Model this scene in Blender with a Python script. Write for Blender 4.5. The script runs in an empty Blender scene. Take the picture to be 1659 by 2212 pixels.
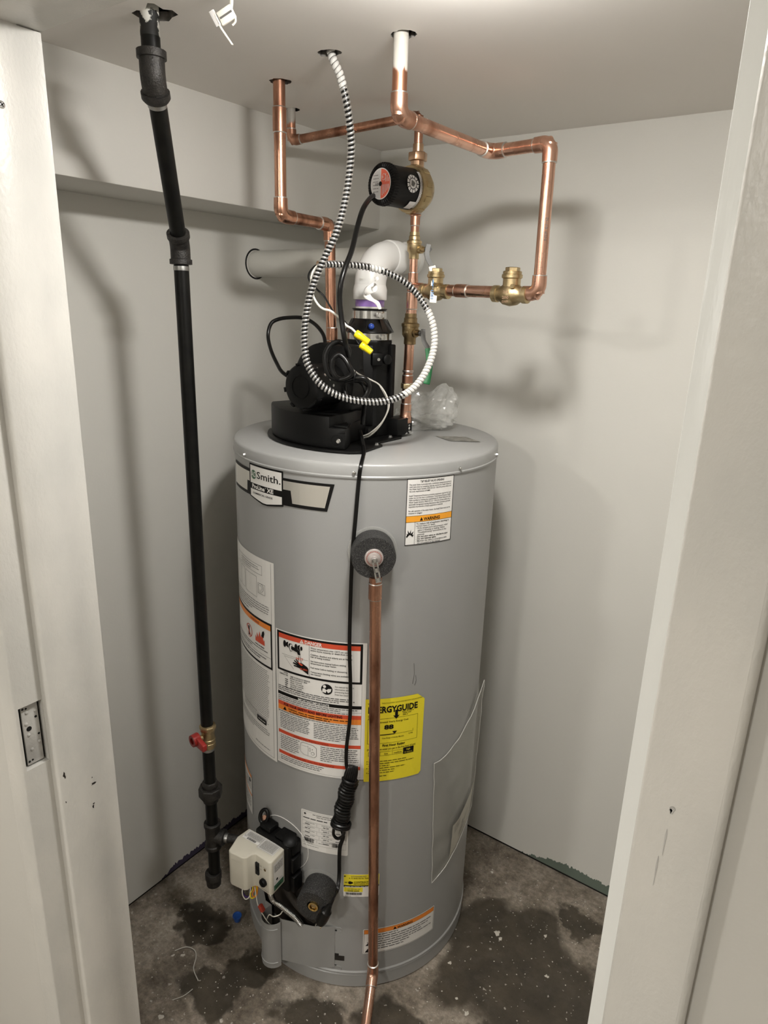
import bpy, bmesh, math, random
from mathutils import Vector, Matrix, noise
from mathutils.geometry import delaunay_2d_cdt, tessellate_polygon
random.seed(7)
scene = bpy.context.scene
COL = scene.collection

# ------------------------------------------------------------------ camera, world, exposure
cam_d = bpy.data.cameras.new('camera')
cam = bpy.data.objects.new('camera', cam_d); COL.objects.link(cam)
yaw, pitch, roll = 0.6148, 0.2973, 0.0314
fw = Vector((-math.sin(yaw)*math.cos(pitch), math.cos(yaw)*math.cos(pitch), -math.sin(pitch)))
rt0 = Vector((math.cos(yaw), math.sin(yaw), 0)); up0 = rt0.cross(fw)
rt = rt0*math.cos(roll) + up0*math.sin(roll); up = up0*math.cos(roll) - rt0*math.sin(roll)
mw = Matrix((rt, up, -fw)).transposed().to_4x4(); mw.translation = (0, 0, 1.65)
cam.matrix_world = mw
cam_d.sensor_fit = 'VERTICAL'; cam_d.sensor_height = 36; cam_d.sensor_width = 27; cam_d.lens = 1478.6/2212*36
cam_d.clip_start = 0.02
scene.camera = cam
w = bpy.data.worlds.new('room_ambient'); scene.world = w; w.use_nodes = True
w.node_tree.nodes['Background'].inputs[0].default_value = (0.9, 0.95, 1, 1)
w.node_tree.nodes['Background'].inputs[1].default_value = 0.02
vs = scene.view_settings
vs.view_transform = 'Standard'; vs.look = 'None'; vs.gamma = 1; vs.use_curve_mapping = False
vs.exposure = 0.84
CLOSET_LAMP = 158.0      # emission of the closet's ceiling lamp
ROOM_LAMP = 136.0        # emission of the ceiling lamps in the room the photographer stands in

# ------------------------------------------------------------------ materials
def S(r, g, b):
    f = lambda c: ((c/255+0.055)/1.055)**2.4 if c > 10 else c/255/12.92
    return (f(r), f(g), f(b), 1)
MATS = {}
def M(name, col, rough=0.5, metal=0.0, col2=None, scale=8, lo=.35, hi=.65, bump=0, bscale=60, spec=.5, stretch=None, rough2=None, alpha=None, emit=None, detail=5):
    m = bpy.data.materials.new(name); m.use_nodes = True
    nt = m.node_tree; N = nt.nodes; Lk = nt.links
    b = N['Principled BSDF']
    b.inputs['Base Color'].default_value = col; b.inputs['Roughness'].default_value = rough
    b.inputs['Metallic'].default_value = metal; b.inputs['Specular IOR Level'].default_value = spec
    tc = N.new('ShaderNodeTexCoord'); src = tc.outputs['Object']
    if stretch:
        mp = N.new('ShaderNodeMapping'); mp.inputs['Scale'].default_value = stretch
        Lk.new(src, mp.inputs[0]); src = mp.outputs[0]
    if col2:
        n = N.new('ShaderNodeTexNoise'); n.inputs['Scale'].default_value = scale; n.inputs['Detail'].default_value = detail
        Lk.new(src, n.inputs[0])
        cr = N.new('ShaderNodeValToRGB'); e = cr.color_ramp.elements
        e[0].position = lo; e[0].color = col; e[1].position = hi; e[1].color = col2
        Lk.new(n.outputs[0], cr.inputs[0]); Lk.new(cr.outputs[0], b.inputs['Base Color'])
        if rough2 is not None:
            mr = N.new('ShaderNodeMapRange'); mr.inputs[1].default_value = lo; mr.inputs[2].default_value = hi
            mr.inputs[3].default_value = rough; mr.inputs[4].default_value = rough2
            Lk.new(n.outputs[0], mr.inputs[0]); Lk.new(mr.outputs[0], b.inputs['Roughness'])
    if bump:
        n2 = N.new('ShaderNodeTexNoise'); n2.inputs['Scale'].default_value = bscale; n2.inputs['Detail'].default_value = 3
        Lk.new(src, n2.inputs[0])
        bp = N.new('ShaderNodeBump'); bp.inputs['Strength'].default_value = bump; bp.inputs['Distance'].default_value = 0.002
        Lk.new(n2.outputs[0], bp.inputs['Height']); Lk.new(bp.outputs[0], b.inputs['Normal'])
    if alpha is not None: b.inputs['Alpha'].default_value = alpha
    if emit:
        b.inputs['Emission Color'].default_value = emit[0]; b.inputs['Emission Strength'].default_value = emit[1]
    MATS[name] = m
    return m

WALLC = (0.665, 0.655, 0.612, 1)
M('ceiling_paint', (0.82, 0.79, 0.75, 1), .75, bump=.05, bscale=420)
M('soffit_paint', (0.62, 0.605, 0.565, 1), .6, bump=.12, bscale=160)
M('frame_paint', (0.71, 0.69, 0.645, 1), .35, col2=(0.62, 0.61, 0.575, 1), scale=9, bump=.35, bscale=190, stretch=(1, 1, .6))
M('frame_brushed_white', (0.80, 0.81, 0.79, 1), .33, bump=.5, bscale=130, stretch=(1, 1, .12))
M('plate_paint', (0.58, 0.57, 0.54, 1), .45, col2=(0.47, 0.46, 0.44, 1), scale=30, bump=.3, bscale=150)
M('dark_void', (0.006, 0.006, 0.006, 1), .9)
M('drywall_edge', (0.30, 0.28, 0.25, 1), .95, col2=(0.03, 0.03, 0.03, 1), scale=60)
M('tank_paint', (0.318, 0.319, 0.313, 1), .36, spec=.5, bump=.04, bscale=300)
M('copper', (0.80, 0.49, 0.37, 1), .23, 1, col2=(0.40, 0.20, 0.13, 1), scale=22, lo=.42, hi=.72, rough2=.38, stretch=(1, 1, .35))
M('copper_dull', (0.64, 0.35, 0.24, 1), .26, 1, col2=(0.17, 0.07, 0.04, 1), scale=34, lo=.44, hi=.74, rough2=.45, stretch=(1, 1, .3))
M('solder', (0.62, 0.60, 0.57, 1), .35, 1)
M('brass', (0.57, 0.455, 0.27, 1), .36, 1, col2=(0.39, 0.30, 0.165, 1), scale=30, bump=.15, bscale=200)
M('bronze', (0.66, 0.46, 0.31, 1), .3, 1, col2=(0.42, 0.27, 0.17, 1), scale=30)
M('dark_brass', (0.34, 0.25, 0.13, 1), .42, 1, col2=(0.24, 0.17, 0.09, 1), scale=30, bump=.2, bscale=200)
M('bright_brass', (0.85, 0.62, 0.25, 1), .18, 1)
M('black_pipe', (0.0025, 0.0025, 0.0025, 1), .38, 0, spec=.22, col2=(0.006, 0.006, 0.005, 1), scale=40)
M('black_iron', (0.012, 0.011, 0.010, 1), .48, .25, col2=(0.030, 0.027, 0.024, 1), scale=60, bump=.5, bscale=400)
M('black_plastic', (0.0028, 0.0028, 0.0028, 1), .45, spec=.22)
M('black_rubber', (0.0030, 0.0030, 0.0030, 1), .30, spec=.35)
M('steel', (0.66, 0.66, 0.65, 1), .22, 1)
M('dull_steel', (0.42, 0.42, 0.41, 1), .4, 1)
M('lever_steel', (0.16, 0.16, 0.155, 1), .6, .3, spec=.3)
M('armor_metal', (0.72, 0.71, 0.70, 1), .30, .85)
M('white_paint', (0.62, 0.61, 0.58, 1), .5, bump=.3, bscale=200)
M('gas_paint', (0.66, 0.65, 0.60, 1), .6, col2=(0.010, 0.010, 0.009, 1), scale=38, lo=.50, hi=.53)
M('pvc', (0.66, 0.65, 0.60, 1), .35)
M('pvc_white', (0.66, 0.655, 0.635, 1), .35)
M('purple_primer', (0.30, 0.17, 0.52, 1), .4, col2=(0.62, 0.55, 0.70, 1), scale=25, lo=.5, hi=.7)
M('purple_dark', (0.07, 0.03, 0.16, 1), .4)
M('foam', (0.010, 0.010, 0.010, 1), .7, col2=(0.085, 0.082, 0.078, 1), scale=620, lo=.50, hi=.66, bump=.8, bscale=520)
M('beige_plastic', (0.62, 0.59, 0.50, 1), .42)
M('label_white', (0.78, 0.765, 0.735, 1), .35)
M('label_black', (0.006, 0.0055, 0.0055, 1), .5, spec=.2)
M('label_grey', (0.12, 0.115, 0.11, 1), .45)
M('label_orange', (0.82, 0.25, 0.035, 1), .4)
M('label_amber', (0.87, 0.37, 0.03, 1), .4)
M('label_red', (0.62, 0.075, 0.03, 1), .4)
M('label_dark_red', (0.36, 0.04, 0.02, 1), .4)
M('label_green', (0.045, 0.13, 0.07, 1), .4)
M('label_yellow', (0.83, 0.70, 0.03, 1), .4)
M('badge_silver', (0.74, 0.72, 0.67, 1), .30, .75, bump=.1, bscale=900, stretch=(1, 1, .02))
M('foil', (0.46, 0.45, 0.41, 1), .35, .7, col2=(0.2, 0.19, 0.17, 1), scale=90)
M('yellow_plastic', (0.90, 0.72, 0.01, 1), .35)
M('blue_plastic', (0.02, 0.06, 0.32, 1), .22)
M('cap_blue', (0.02, 0.10, 0.42, 1), .3)
M('red_handle', (0.30, 0.022, 0.018, 1), .32)
M('red_connector', (0.40, 0.04, 0.02, 1), .4)
M('green_vinyl', (0.01, 0.19, 0.055, 1), .4)
M('white_vinyl', (0.80, 0.78, 0.70, 1), .4)
M('blue_print', (0.05, 0.22, 0.52, 1), .4)
M('coral', (0.85, 0.16, 0.09, 1), .4)
M('pump_label_grey', (0.62, 0.61, 0.60, 1), .4)
M('relief_tag', (0.46, 0.41, 0.39, 1), .35, .4)
M('orange_wire', (0.75, 0.25, 0.02, 1), .4)
M('grey_wire', (0.55, 0.53, 0.48, 1), .4)
M('gold_print', (0.65, 0.5, 0.2, 1), .5)
M('lamp_plastic', (0.8, 0.8, 0.8, 1), .5)
M('lamp_glow', (0.8, 0.8, 0.8, 1), .5, emit=((1.0, 0.97, 0.925, 1), CLOSET_LAMP))
M('room_lamp_glow', (0.8, 0.8, 0.8, 1), .5, emit=((1.0, 0.965, 0.90, 1), ROOM_LAMP))
M('paper', (0.66, 0.63, 0.56, 1), .6)
M('chip', (0.52, 0.49, 0.43, 1), .8)
M('dark_brown', (0.035, 0.028, 0.022, 1), .5, col2=(0.012, 0.010, 0.009, 1), scale=25)

def film(name, tint, a, rough, ior=.45):
    m = bpy.data.materials.new(name); m.use_nodes = True; N = m.node_tree.nodes; Lk = m.node_tree.links
    out = N['Material Output']; N.remove(N['Principled BSDF'])
    tr = N.new('ShaderNodeBsdfTransparent'); tr.inputs[0].default_value = (.93, .93, .92, 1)
    df = N.new('ShaderNodeBsdfDiffuse'); df.inputs[0].default_value = tint
    gl = N.new('ShaderNodeBsdfGlossy'); gl.inputs['Roughness'].default_value = rough
    lw = N.new('ShaderNodeLayerWeight'); lw.inputs[0].default_value = .5
    pw_ = N.new('ShaderNodeMath'); pw_.operation = 'POWER'; pw_.inputs[1].default_value = 4; Lk.new(lw.outputs['Facing'], pw_.inputs[0])
    fr = N.new('ShaderNodeMath'); fr.operation = 'MULTIPLY_ADD'; fr.inputs[1].default_value = ior; fr.inputs[2].default_value = .05; Lk.new(pw_.outputs[0], fr.inputs[0])
    m1 = N.new('ShaderNodeMixShader'); m2 = N.new('ShaderNodeMixShader'); m1.inputs[0].default_value = a
    Lk.new(tr.outputs[0], m1.inputs[1]); Lk.new(df.outputs[0], m1.inputs[2])
    Lk.new(fr.outputs[0], m2.inputs[0]); Lk.new(m1.outputs[0], m2.inputs[1]); Lk.new(gl.outputs[0], m2.inputs[2])
    Lk.new(m2.outputs[0], out.inputs[0]); MATS[name] = m
film('clear_film', (.75, .75, .73, 1), .16, .14)
film('bag_film', (.78, .78, .76, 1), .22, .12)
film('pouch_film', (.66, .65, .61, 1), .18, .28, .14)
film('film_edge', (.78, .77, .73, 1), .55, .2, .1)

def painted_pipe(name, edge, wob):
    """copper with old ceiling paint brushed down to a ragged edge at height `edge`"""
    m = M(name, (0.50, 0.24, 0.15, 1), .35, 1); N = m.node_tree.nodes; Lk = m.node_tree.links; b = N['Principled BSDF']
    tc = N.new('ShaderNodeTexCoord'); sp = N.new('ShaderNodeSeparateXYZ'); Lk.new(tc.outputs['Object'], sp.inputs[0])
    mp = N.new('ShaderNodeMapping'); mp.inputs['Scale'].default_value = (1, 1, .3); Lk.new(tc.outputs['Object'], mp.inputs[0])
    n = N.new('ShaderNodeTexNoise'); n.inputs['Scale'].default_value = 75; n.inputs['Detail'].default_value = 5; Lk.new(mp.outputs[0], n.inputs[0])
    k = N.new('ShaderNodeMath'); k.operation = 'MULTIPLY_ADD'; Lk.new(n.outputs[0], k.inputs[0]); k.inputs[1].default_value = wob; Lk.new(sp.outputs[2], k.inputs[2])
    mr = N.new('ShaderNodeMapRange'); mr.inputs[1].default_value = edge+wob*.5-.003; mr.inputs[2].default_value = edge+wob*.5+.003; Lk.new(k.outputs[0], mr.inputs[0])
    mx = N.new('ShaderNodeMix'); mx.data_type = 'RGBA'; Lk.new(mr.outputs[0], mx.inputs[0]); mx.inputs[6].default_value = (0.55, 0.27, 0.17, 1); mx.inputs[7].default_value = (0.43, 0.41, 0.37, 1)
    Lk.new(mx.outputs[2], b.inputs['Base Color'])
    iv = N.new('ShaderNodeMath'); iv.operation = 'SUBTRACT'; iv.inputs[0].default_value = 1; Lk.new(mr.outputs[0], iv.inputs[1]); Lk.new(iv.outputs[0], b.inputs['Metallic'])
painted_pipe('paint_on_pipe', 2.000, .07); painted_pipe('paint_on_stub', 2.022, .03)

def wall_mat(name, axis, strip, smin, smax, height):
    """painted drywall whose roller stopped short of the floor: bare board colour below a ragged line"""
    m = M(name, WALLC, .6, bump=.10, bscale=170); N = m.node_tree.nodes; Lk = m.node_tree.links
    b = N['Principled BSDF']; tc = N.new('ShaderNodeTexCoord'); sp = N.new('ShaderNodeSeparateXYZ')
    Lk.new(tc.outputs['Object'], sp.inputs[0])
    n = N.new('ShaderNodeTexNoise'); n.inputs['Scale'].default_value = 110; n.inputs['Detail'].default_value = 6
    mp = N.new('ShaderNodeMapping'); mp.inputs['Scale'].default_value = (1, 1, .35)
    Lk.new(tc.outputs['Object'], mp.inputs[0]); Lk.new(mp.outputs[0], n.inputs[0])
    def math_(op, a, bb):
        k = N.new('ShaderNodeMath'); k.operation = op
        for i, v in enumerate((a, bb)):
            if hasattr(v, 'links'): Lk.new(v, k.inputs[i])
            else: k.inputs[i].default_value = v
        return k.outputs[0]
    mr = N.new('ShaderNodeMapRange'); mr.inputs[1].default_value = smin; mr.inputs[2].default_value = smax
    mr.inputs[3].default_value = 0.0; mr.inputs[4].default_value = height
    Lk.new(sp.outputs[axis], mr.inputs[0])
    lim = math_('ADD', mr.outputs[0], math_('MULTIPLY', math_('SUBTRACT', n.outputs[0], .5), .034))
    lt = math_('LESS_THAN', sp.outputs[2], lim)
    # faint scuffs
    n3 = N.new('ShaderNodeTexNoise'); n3.inputs['Scale'].default_value = 3; n3.inputs['Detail'].default_value = 4
    Lk.new(tc.outputs['Object'], n3.inputs[0])
    cr = N.new('ShaderNodeValToRGB'); cr.color_ramp.elements[0].color = tuple(c*.95 for c in WALLC[:3])+(1,); cr.color_ramp.elements[1].color = tuple(min(1, c*1.04) for c in WALLC[:3])+(1,)
    Lk.new(n3.outputs[0], cr.inputs[0])
    mx = N.new('ShaderNodeMix'); mx.data_type = 'RGBA'
    Lk.new(lt, mx.inputs[0]); Lk.new(cr.outputs[0], mx.inputs[6]); mx.inputs[7].default_value = strip
    Lk.new(mx.outputs[2], b.inputs['Base Color'])
    return m
wall_mat('back_wall_paint', 0, (0.13, 0.165, 0.135, 1), -.66, -.50, .044)
wall_mat('left_wall_paint', 1, (0.055, 0.045, 0.085, 1), .93, 1.00, .030)

def floor_mat():
    m = M('concrete', (0.2, 0.18, 0.15, 1), .75); N = m.node_tree.nodes; Lk = m.node_tree.links; b = N['Principled BSDF']
    tc = N.new('ShaderNodeTexCoord').outputs['Object']
    def nz(scale, detail=6, rough=.6, dist=0):
        n = N.new('ShaderNodeTexNoise'); n.inputs['Scale'].default_value = scale; n.inputs['Detail'].default_value = detail
        n.inputs['Roughness'].default_value = rough; n.inputs['Distortion'].default_value = dist; Lk.new(tc, n.inputs[0]); return n.outputs[0]
    def ramp(src, stops):
        r = N.new('ShaderNodeValToRGB'); el = r.color_ramp.elements
        while len(el) < len(stops): el.new(.5)
        for e, (p, c) in zip(el, stops): e.position = p; e.color = c
        Lk.new(src, r.inputs[0]); return r.outputs[0]
    def mth(op, a, bb=None, clamp=False):
        k = N.new('ShaderNodeMath'); k.operation = op; k.use_clamp = clamp
        for i, v in enumerate((a, bb)):
            if v is None: continue
            if hasattr(v, 'links'): Lk.new(v, k.inputs[i])
            else: k.inputs[i].default_value = v
        return k.outputs[0]
    def mix(f, a, c):
        x = N.new('ShaderNodeMix'); x.data_type = 'RGBA'
        Lk.new(f, x.inputs[0]); Lk.new(a, x.inputs[6])
        if hasattr(c, 'links'): Lk.new(c, x.inputs[7])
        else: x.inputs[7].default_value = c
        return x.outputs[2]
    base = ramp(nz(6.5, 12, .78), [(.32, (0.065, 0.050, 0.036, 1)), (.45, (0.19, 0.158, 0.122, 1)), (.56, (0.33, 0.285, 0.232, 1)), (.70, (0.48, 0.43, 0.36, 1))])
    fine = ramp(nz(70, 6, .75), [(.3, (0.35, .35, .35, 1)), (.7, (1.3, 1.3, 1.3, 1))])
    mulx = N.new('ShaderNodeMix'); mulx.data_type = 'RGBA'; mulx.blend_type = 'MULTIPLY'; mulx.inputs[0].default_value = .7
    Lk.new(base, mulx.inputs[6]); Lk.new(fine, mulx.inputs[7]); colr = mulx.outputs[2]
    wob = N.new('ShaderNodeTexNoise'); wob.inputs['Scale'].default_value = 9; wob.inputs['Detail'].default_value = 5; Lk.new(tc, wob.inputs[0])
    va = N.new('ShaderNodeVectorMath'); va.operation = 'MULTIPLY_ADD'
    Lk.new(wob.outputs[1], va.inputs[0]); va.inputs[1].default_value = (.22, .22, 0); Lk.new(tc, va.inputs[2])
    off = N.new('ShaderNodeVectorMath'); off.operation = 'SUBTRACT'; Lk.new(va.outputs[0], off.inputs[0]); off.inputs[1].default_value = (.11, .11, 0)
    wet_shade = None  # wet patches; the one below the gas pipe is its painted shadow
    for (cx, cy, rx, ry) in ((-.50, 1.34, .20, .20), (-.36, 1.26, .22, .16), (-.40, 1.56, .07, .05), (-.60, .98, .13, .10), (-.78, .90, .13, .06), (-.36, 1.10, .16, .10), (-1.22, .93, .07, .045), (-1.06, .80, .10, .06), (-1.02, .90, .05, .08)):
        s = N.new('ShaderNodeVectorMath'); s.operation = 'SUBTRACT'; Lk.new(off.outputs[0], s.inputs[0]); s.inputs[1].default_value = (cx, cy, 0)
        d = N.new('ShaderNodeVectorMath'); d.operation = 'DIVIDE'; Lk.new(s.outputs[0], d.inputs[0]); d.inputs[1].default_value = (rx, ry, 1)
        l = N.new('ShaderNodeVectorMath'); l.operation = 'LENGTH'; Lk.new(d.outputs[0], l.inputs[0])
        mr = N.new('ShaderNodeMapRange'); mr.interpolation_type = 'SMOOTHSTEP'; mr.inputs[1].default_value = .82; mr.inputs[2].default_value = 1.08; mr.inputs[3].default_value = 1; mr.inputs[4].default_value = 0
        Lk.new(l.outputs[1], mr.inputs[0]); wet_shade = mr.outputs[0] if wet_shade is None else mth('MAXIMUM', wet_shade, mr.outputs[0])
    wet_shade_fac = mth('MULTIPLY', wet_shade, .93)
    damp_shade = ramp(nz(14, 6), [(.3, (0.022, 0.017, 0.010, 1)), (.7, (0.060, 0.047, 0.030, 1))])
    colr = mix(wet_shade_fac, colr, damp_shade)
    spots = ramp(nz(26, 3, .5), [(.60, (0, 0, 0, 1)), (.64, (1, 1, 1, 1))])
    colr = mix(mth('MULTIPLY', spots, .35), colr, (0.07, 0.058, 0.045, 1))
    sp2 = ramp(nz(75, 2, .4), [(.70, (0, 0, 0, 1)), (.73, (1, 1, 1, 1))])
    colr = mix(mth('MULTIPLY', sp2, .75), colr, (0.44, 0.41, 0.36, 1))
    Lk.new(colr, b.inputs['Base Color'])
    rg = N.new('ShaderNodeMapRange'); rg.inputs[3].default_value = .8; rg.inputs[4].default_value = .5; Lk.new(wet_shade, rg.inputs[0]); Lk.new(rg.outputs[0], b.inputs['Roughness'])
    bp = N.new('ShaderNodeBump'); bp.inputs['Strength'].default_value = .5; bp.inputs['Distance'].default_value = .004
    Lk.new(nz(45, 6, .7), bp.inputs['Height']); Lk.new(bp.outputs[0], b.inputs['Normal'])
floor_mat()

# ------------------------------------------------------------------ mesh helpers
V = Vector
def frame(d):
    d = V(d).normalized(); a = V((0, 0, 1)) if abs(d.z) < .9 else V((1, 0, 0))
    x = a.cross(d).normalized(); return x, d.cross(x).normalized(), d
class MB:
    def __init__(s): s.v = []; s.f = []
    def add(s, vs_, fs):
        o = len(s.v); s.v += [tuple(p) for p in vs_]; s.f += [tuple(i+o for i in f) for f in fs]; return s
    def tube(s, pts, r, n=12, caps=True, flat=1.0):
        pts = [V(p) for p in pts]; m = len(pts); rr = r if isinstance(r, (list, tuple)) else [r]*m
        tang = [((pts[min(i+1, m-1)]-pts[max(i-1, 0)])).normalized() for i in range(m)]
        x, y, _ = frame(tang[0]); vs_ = []; fs = []
        for i in range(m):
            if i:
                q = tang[i-1].rotation_difference(tang[i]); x = q @ x; y = q @ y
            for k in range(n):
                a = 2*math.pi*k/n; vs_.append(pts[i]+(x*math.cos(a)*flat+y*math.sin(a))*rr[i])
        for i in range(m-1):
            for k in range(n):
                fs.append((i*n+k, i*n+(k+1) % n, (i+1)*n+(k+1) % n, (i+1)*n+k))
        if caps: fs.append(tuple(range(n-1, -1, -1))); fs.append(tuple((m-1)*n+k for k in range(n)))
        return s.add(vs_, fs)
    def lathe(s, prof, o, d=(0, 0, 1), n=24, caps=True, ph=0):
        x, y, z = frame(d); o = V(o); vs_ = []; fs = []; m = len(prof)
        for r, t in prof:
            for k in range(n):
                a = 2*math.pi*k/n+ph; vs_.append(o+z*t+(x*math.cos(a)+y*math.sin(a))*r)
        for i in range(m-1):
            for k in range(n): fs.append((i*n+k, i*n+(k+1) % n, (i+1)*n+(k+1) % n, (i+1)*n+k))
        if caps: fs.append(tuple(range(n-1, -1, -1))); fs.append(tuple((m-1)*n+k for k in range(n)))
        return s.add(vs_, fs)
    def box(s, c, h, ax=None):
        ax = ax or (V((1, 0, 0)), V((0, 1, 0)), V((0, 0, 1))); c = V(c)
        vs_ = [c+ax[0]*h[0]*i+ax[1]*h[1]*j+ax[2]*h[2]*k for i in (-1, 1) for j in (-1, 1) for k in (-1, 1)]
        return s.add(vs_, [(0, 1, 3, 2), (4, 6, 7, 5), (0, 4, 5, 1), (2, 3, 7, 6), (0, 2, 6, 4), (1, 5, 7, 3)])
    def b2(s, lo, hi): 
        lo, hi = V(lo), V(hi); return s.box((lo+hi)/2, (hi-lo)/2)
    def prism(s, poly, z0, z1, o=(0, 0, 0), ax=None):
        ax = ax or (V((1, 0, 0)), V((0, 1, 0)), V((0, 0, 1))); o = V(o); n = len(poly)
        vs_ = [o+ax[0]*p[0]+ax[1]*p[1]+ax[2]*z for z in (z0, z1) for p in poly]
        fs = [tuple(range(n-1, -1, -1)), tuple(range(n, 2*n))]+[(i, (i+1) % n, n+(i+1) % n, n+i) for i in range(n)]
        return s.add(vs_, fs)
    def build(s, name, mat, parent=None, smooth=True, bevel=0, seg=2, angle=38, structure=False):
        me = bpy.data.meshes.new(name); me.from_pydata(s.v, [], s.f); me.update()
        bm = bmesh.new(); bm.from_mesh(me)
        bmesh.ops.recalc_face_normals(bm, faces=bm.faces)
        if bevel:
            es = [e for e in bm.edges if len(e.link_faces) == 2 and e.calc_face_angle(0) > .5]
            bmesh.ops.bevel(bm, geom=es, offset=bevel, segments=seg, affect='EDGES', profile=.5, clamp_overlap=True)
        bm.to_mesh(me); bm.free()
        me.materials.append(MATS[mat] if isinstance(mat, str) else mat)
        if smooth:
            for p in me.polygons: p.use_smooth = True
            me.set_sharp_from_angle(angle=math.radians(angle))
        o = bpy.data.objects.new(name, me); COL.objects.link(o)
        if parent is not None:
            o.parent = parent
            if parent.type == 'EMPTY': o.matrix_parent_inverse = Matrix.Translation(-parent.location)
            elif 'shift' in parent: o.matrix_parent_inverse = Matrix.Translation(-V(parent['shift']))
        return o
def thing(name, label, cat, loc, group=None):
    o = bpy.data.objects.new(name, None); COL.objects.link(o); o.location = loc; o.empty_display_size = .05
    o['label'] = label; o['category'] = cat
    if group: o['group'] = group
    return o
def tag(o, label, cat, group=None):
    o['label'] = label; o['category'] = cat
    if group: o['group'] = group
    return o
def st(o): o['kind'] = 'structure'; return o
def smooth_path(pts, sub=6):
    P = [V(p) for p in pts]; out = []
    for i in range(len(P)-1):
        a = P[max(i-1, 0)]; b = P[i]; c = P[i+1]; d = P[min(i+2, len(P)-1)]
        for k in range(sub):
            t = k/sub
            out.append(.5*((2*b)+(c-a)*t+(2*a-5*b+4*c-d)*t*t+(3*b-a-3*c+d)*t**3))
    out.append(P[-1]); return out
def arc_pts(a, c, b, r, n=8):
    """fillet of radius r at corner c between directions to a and b"""
    u = (V(a)-V(c)).normalized(); w_ = (V(b)-V(c)).normalized(); th = u.angle(w_); t = r/math.tan(th/2)
    s, e = V(c)+u*t, V(c)+w_*t; ctr = V(c)+(u+w_).normalized()*(r/math.sin(th/2)); out = []
    p0, p1 = s-ctr, e-ctr; ang = p0.angle(p1); axs = p0.cross(p1).normalized()
    return [ctr+(Matrix.Rotation(ang*k/n, 3, axs) @ p0) for k in range(n+1)]

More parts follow.
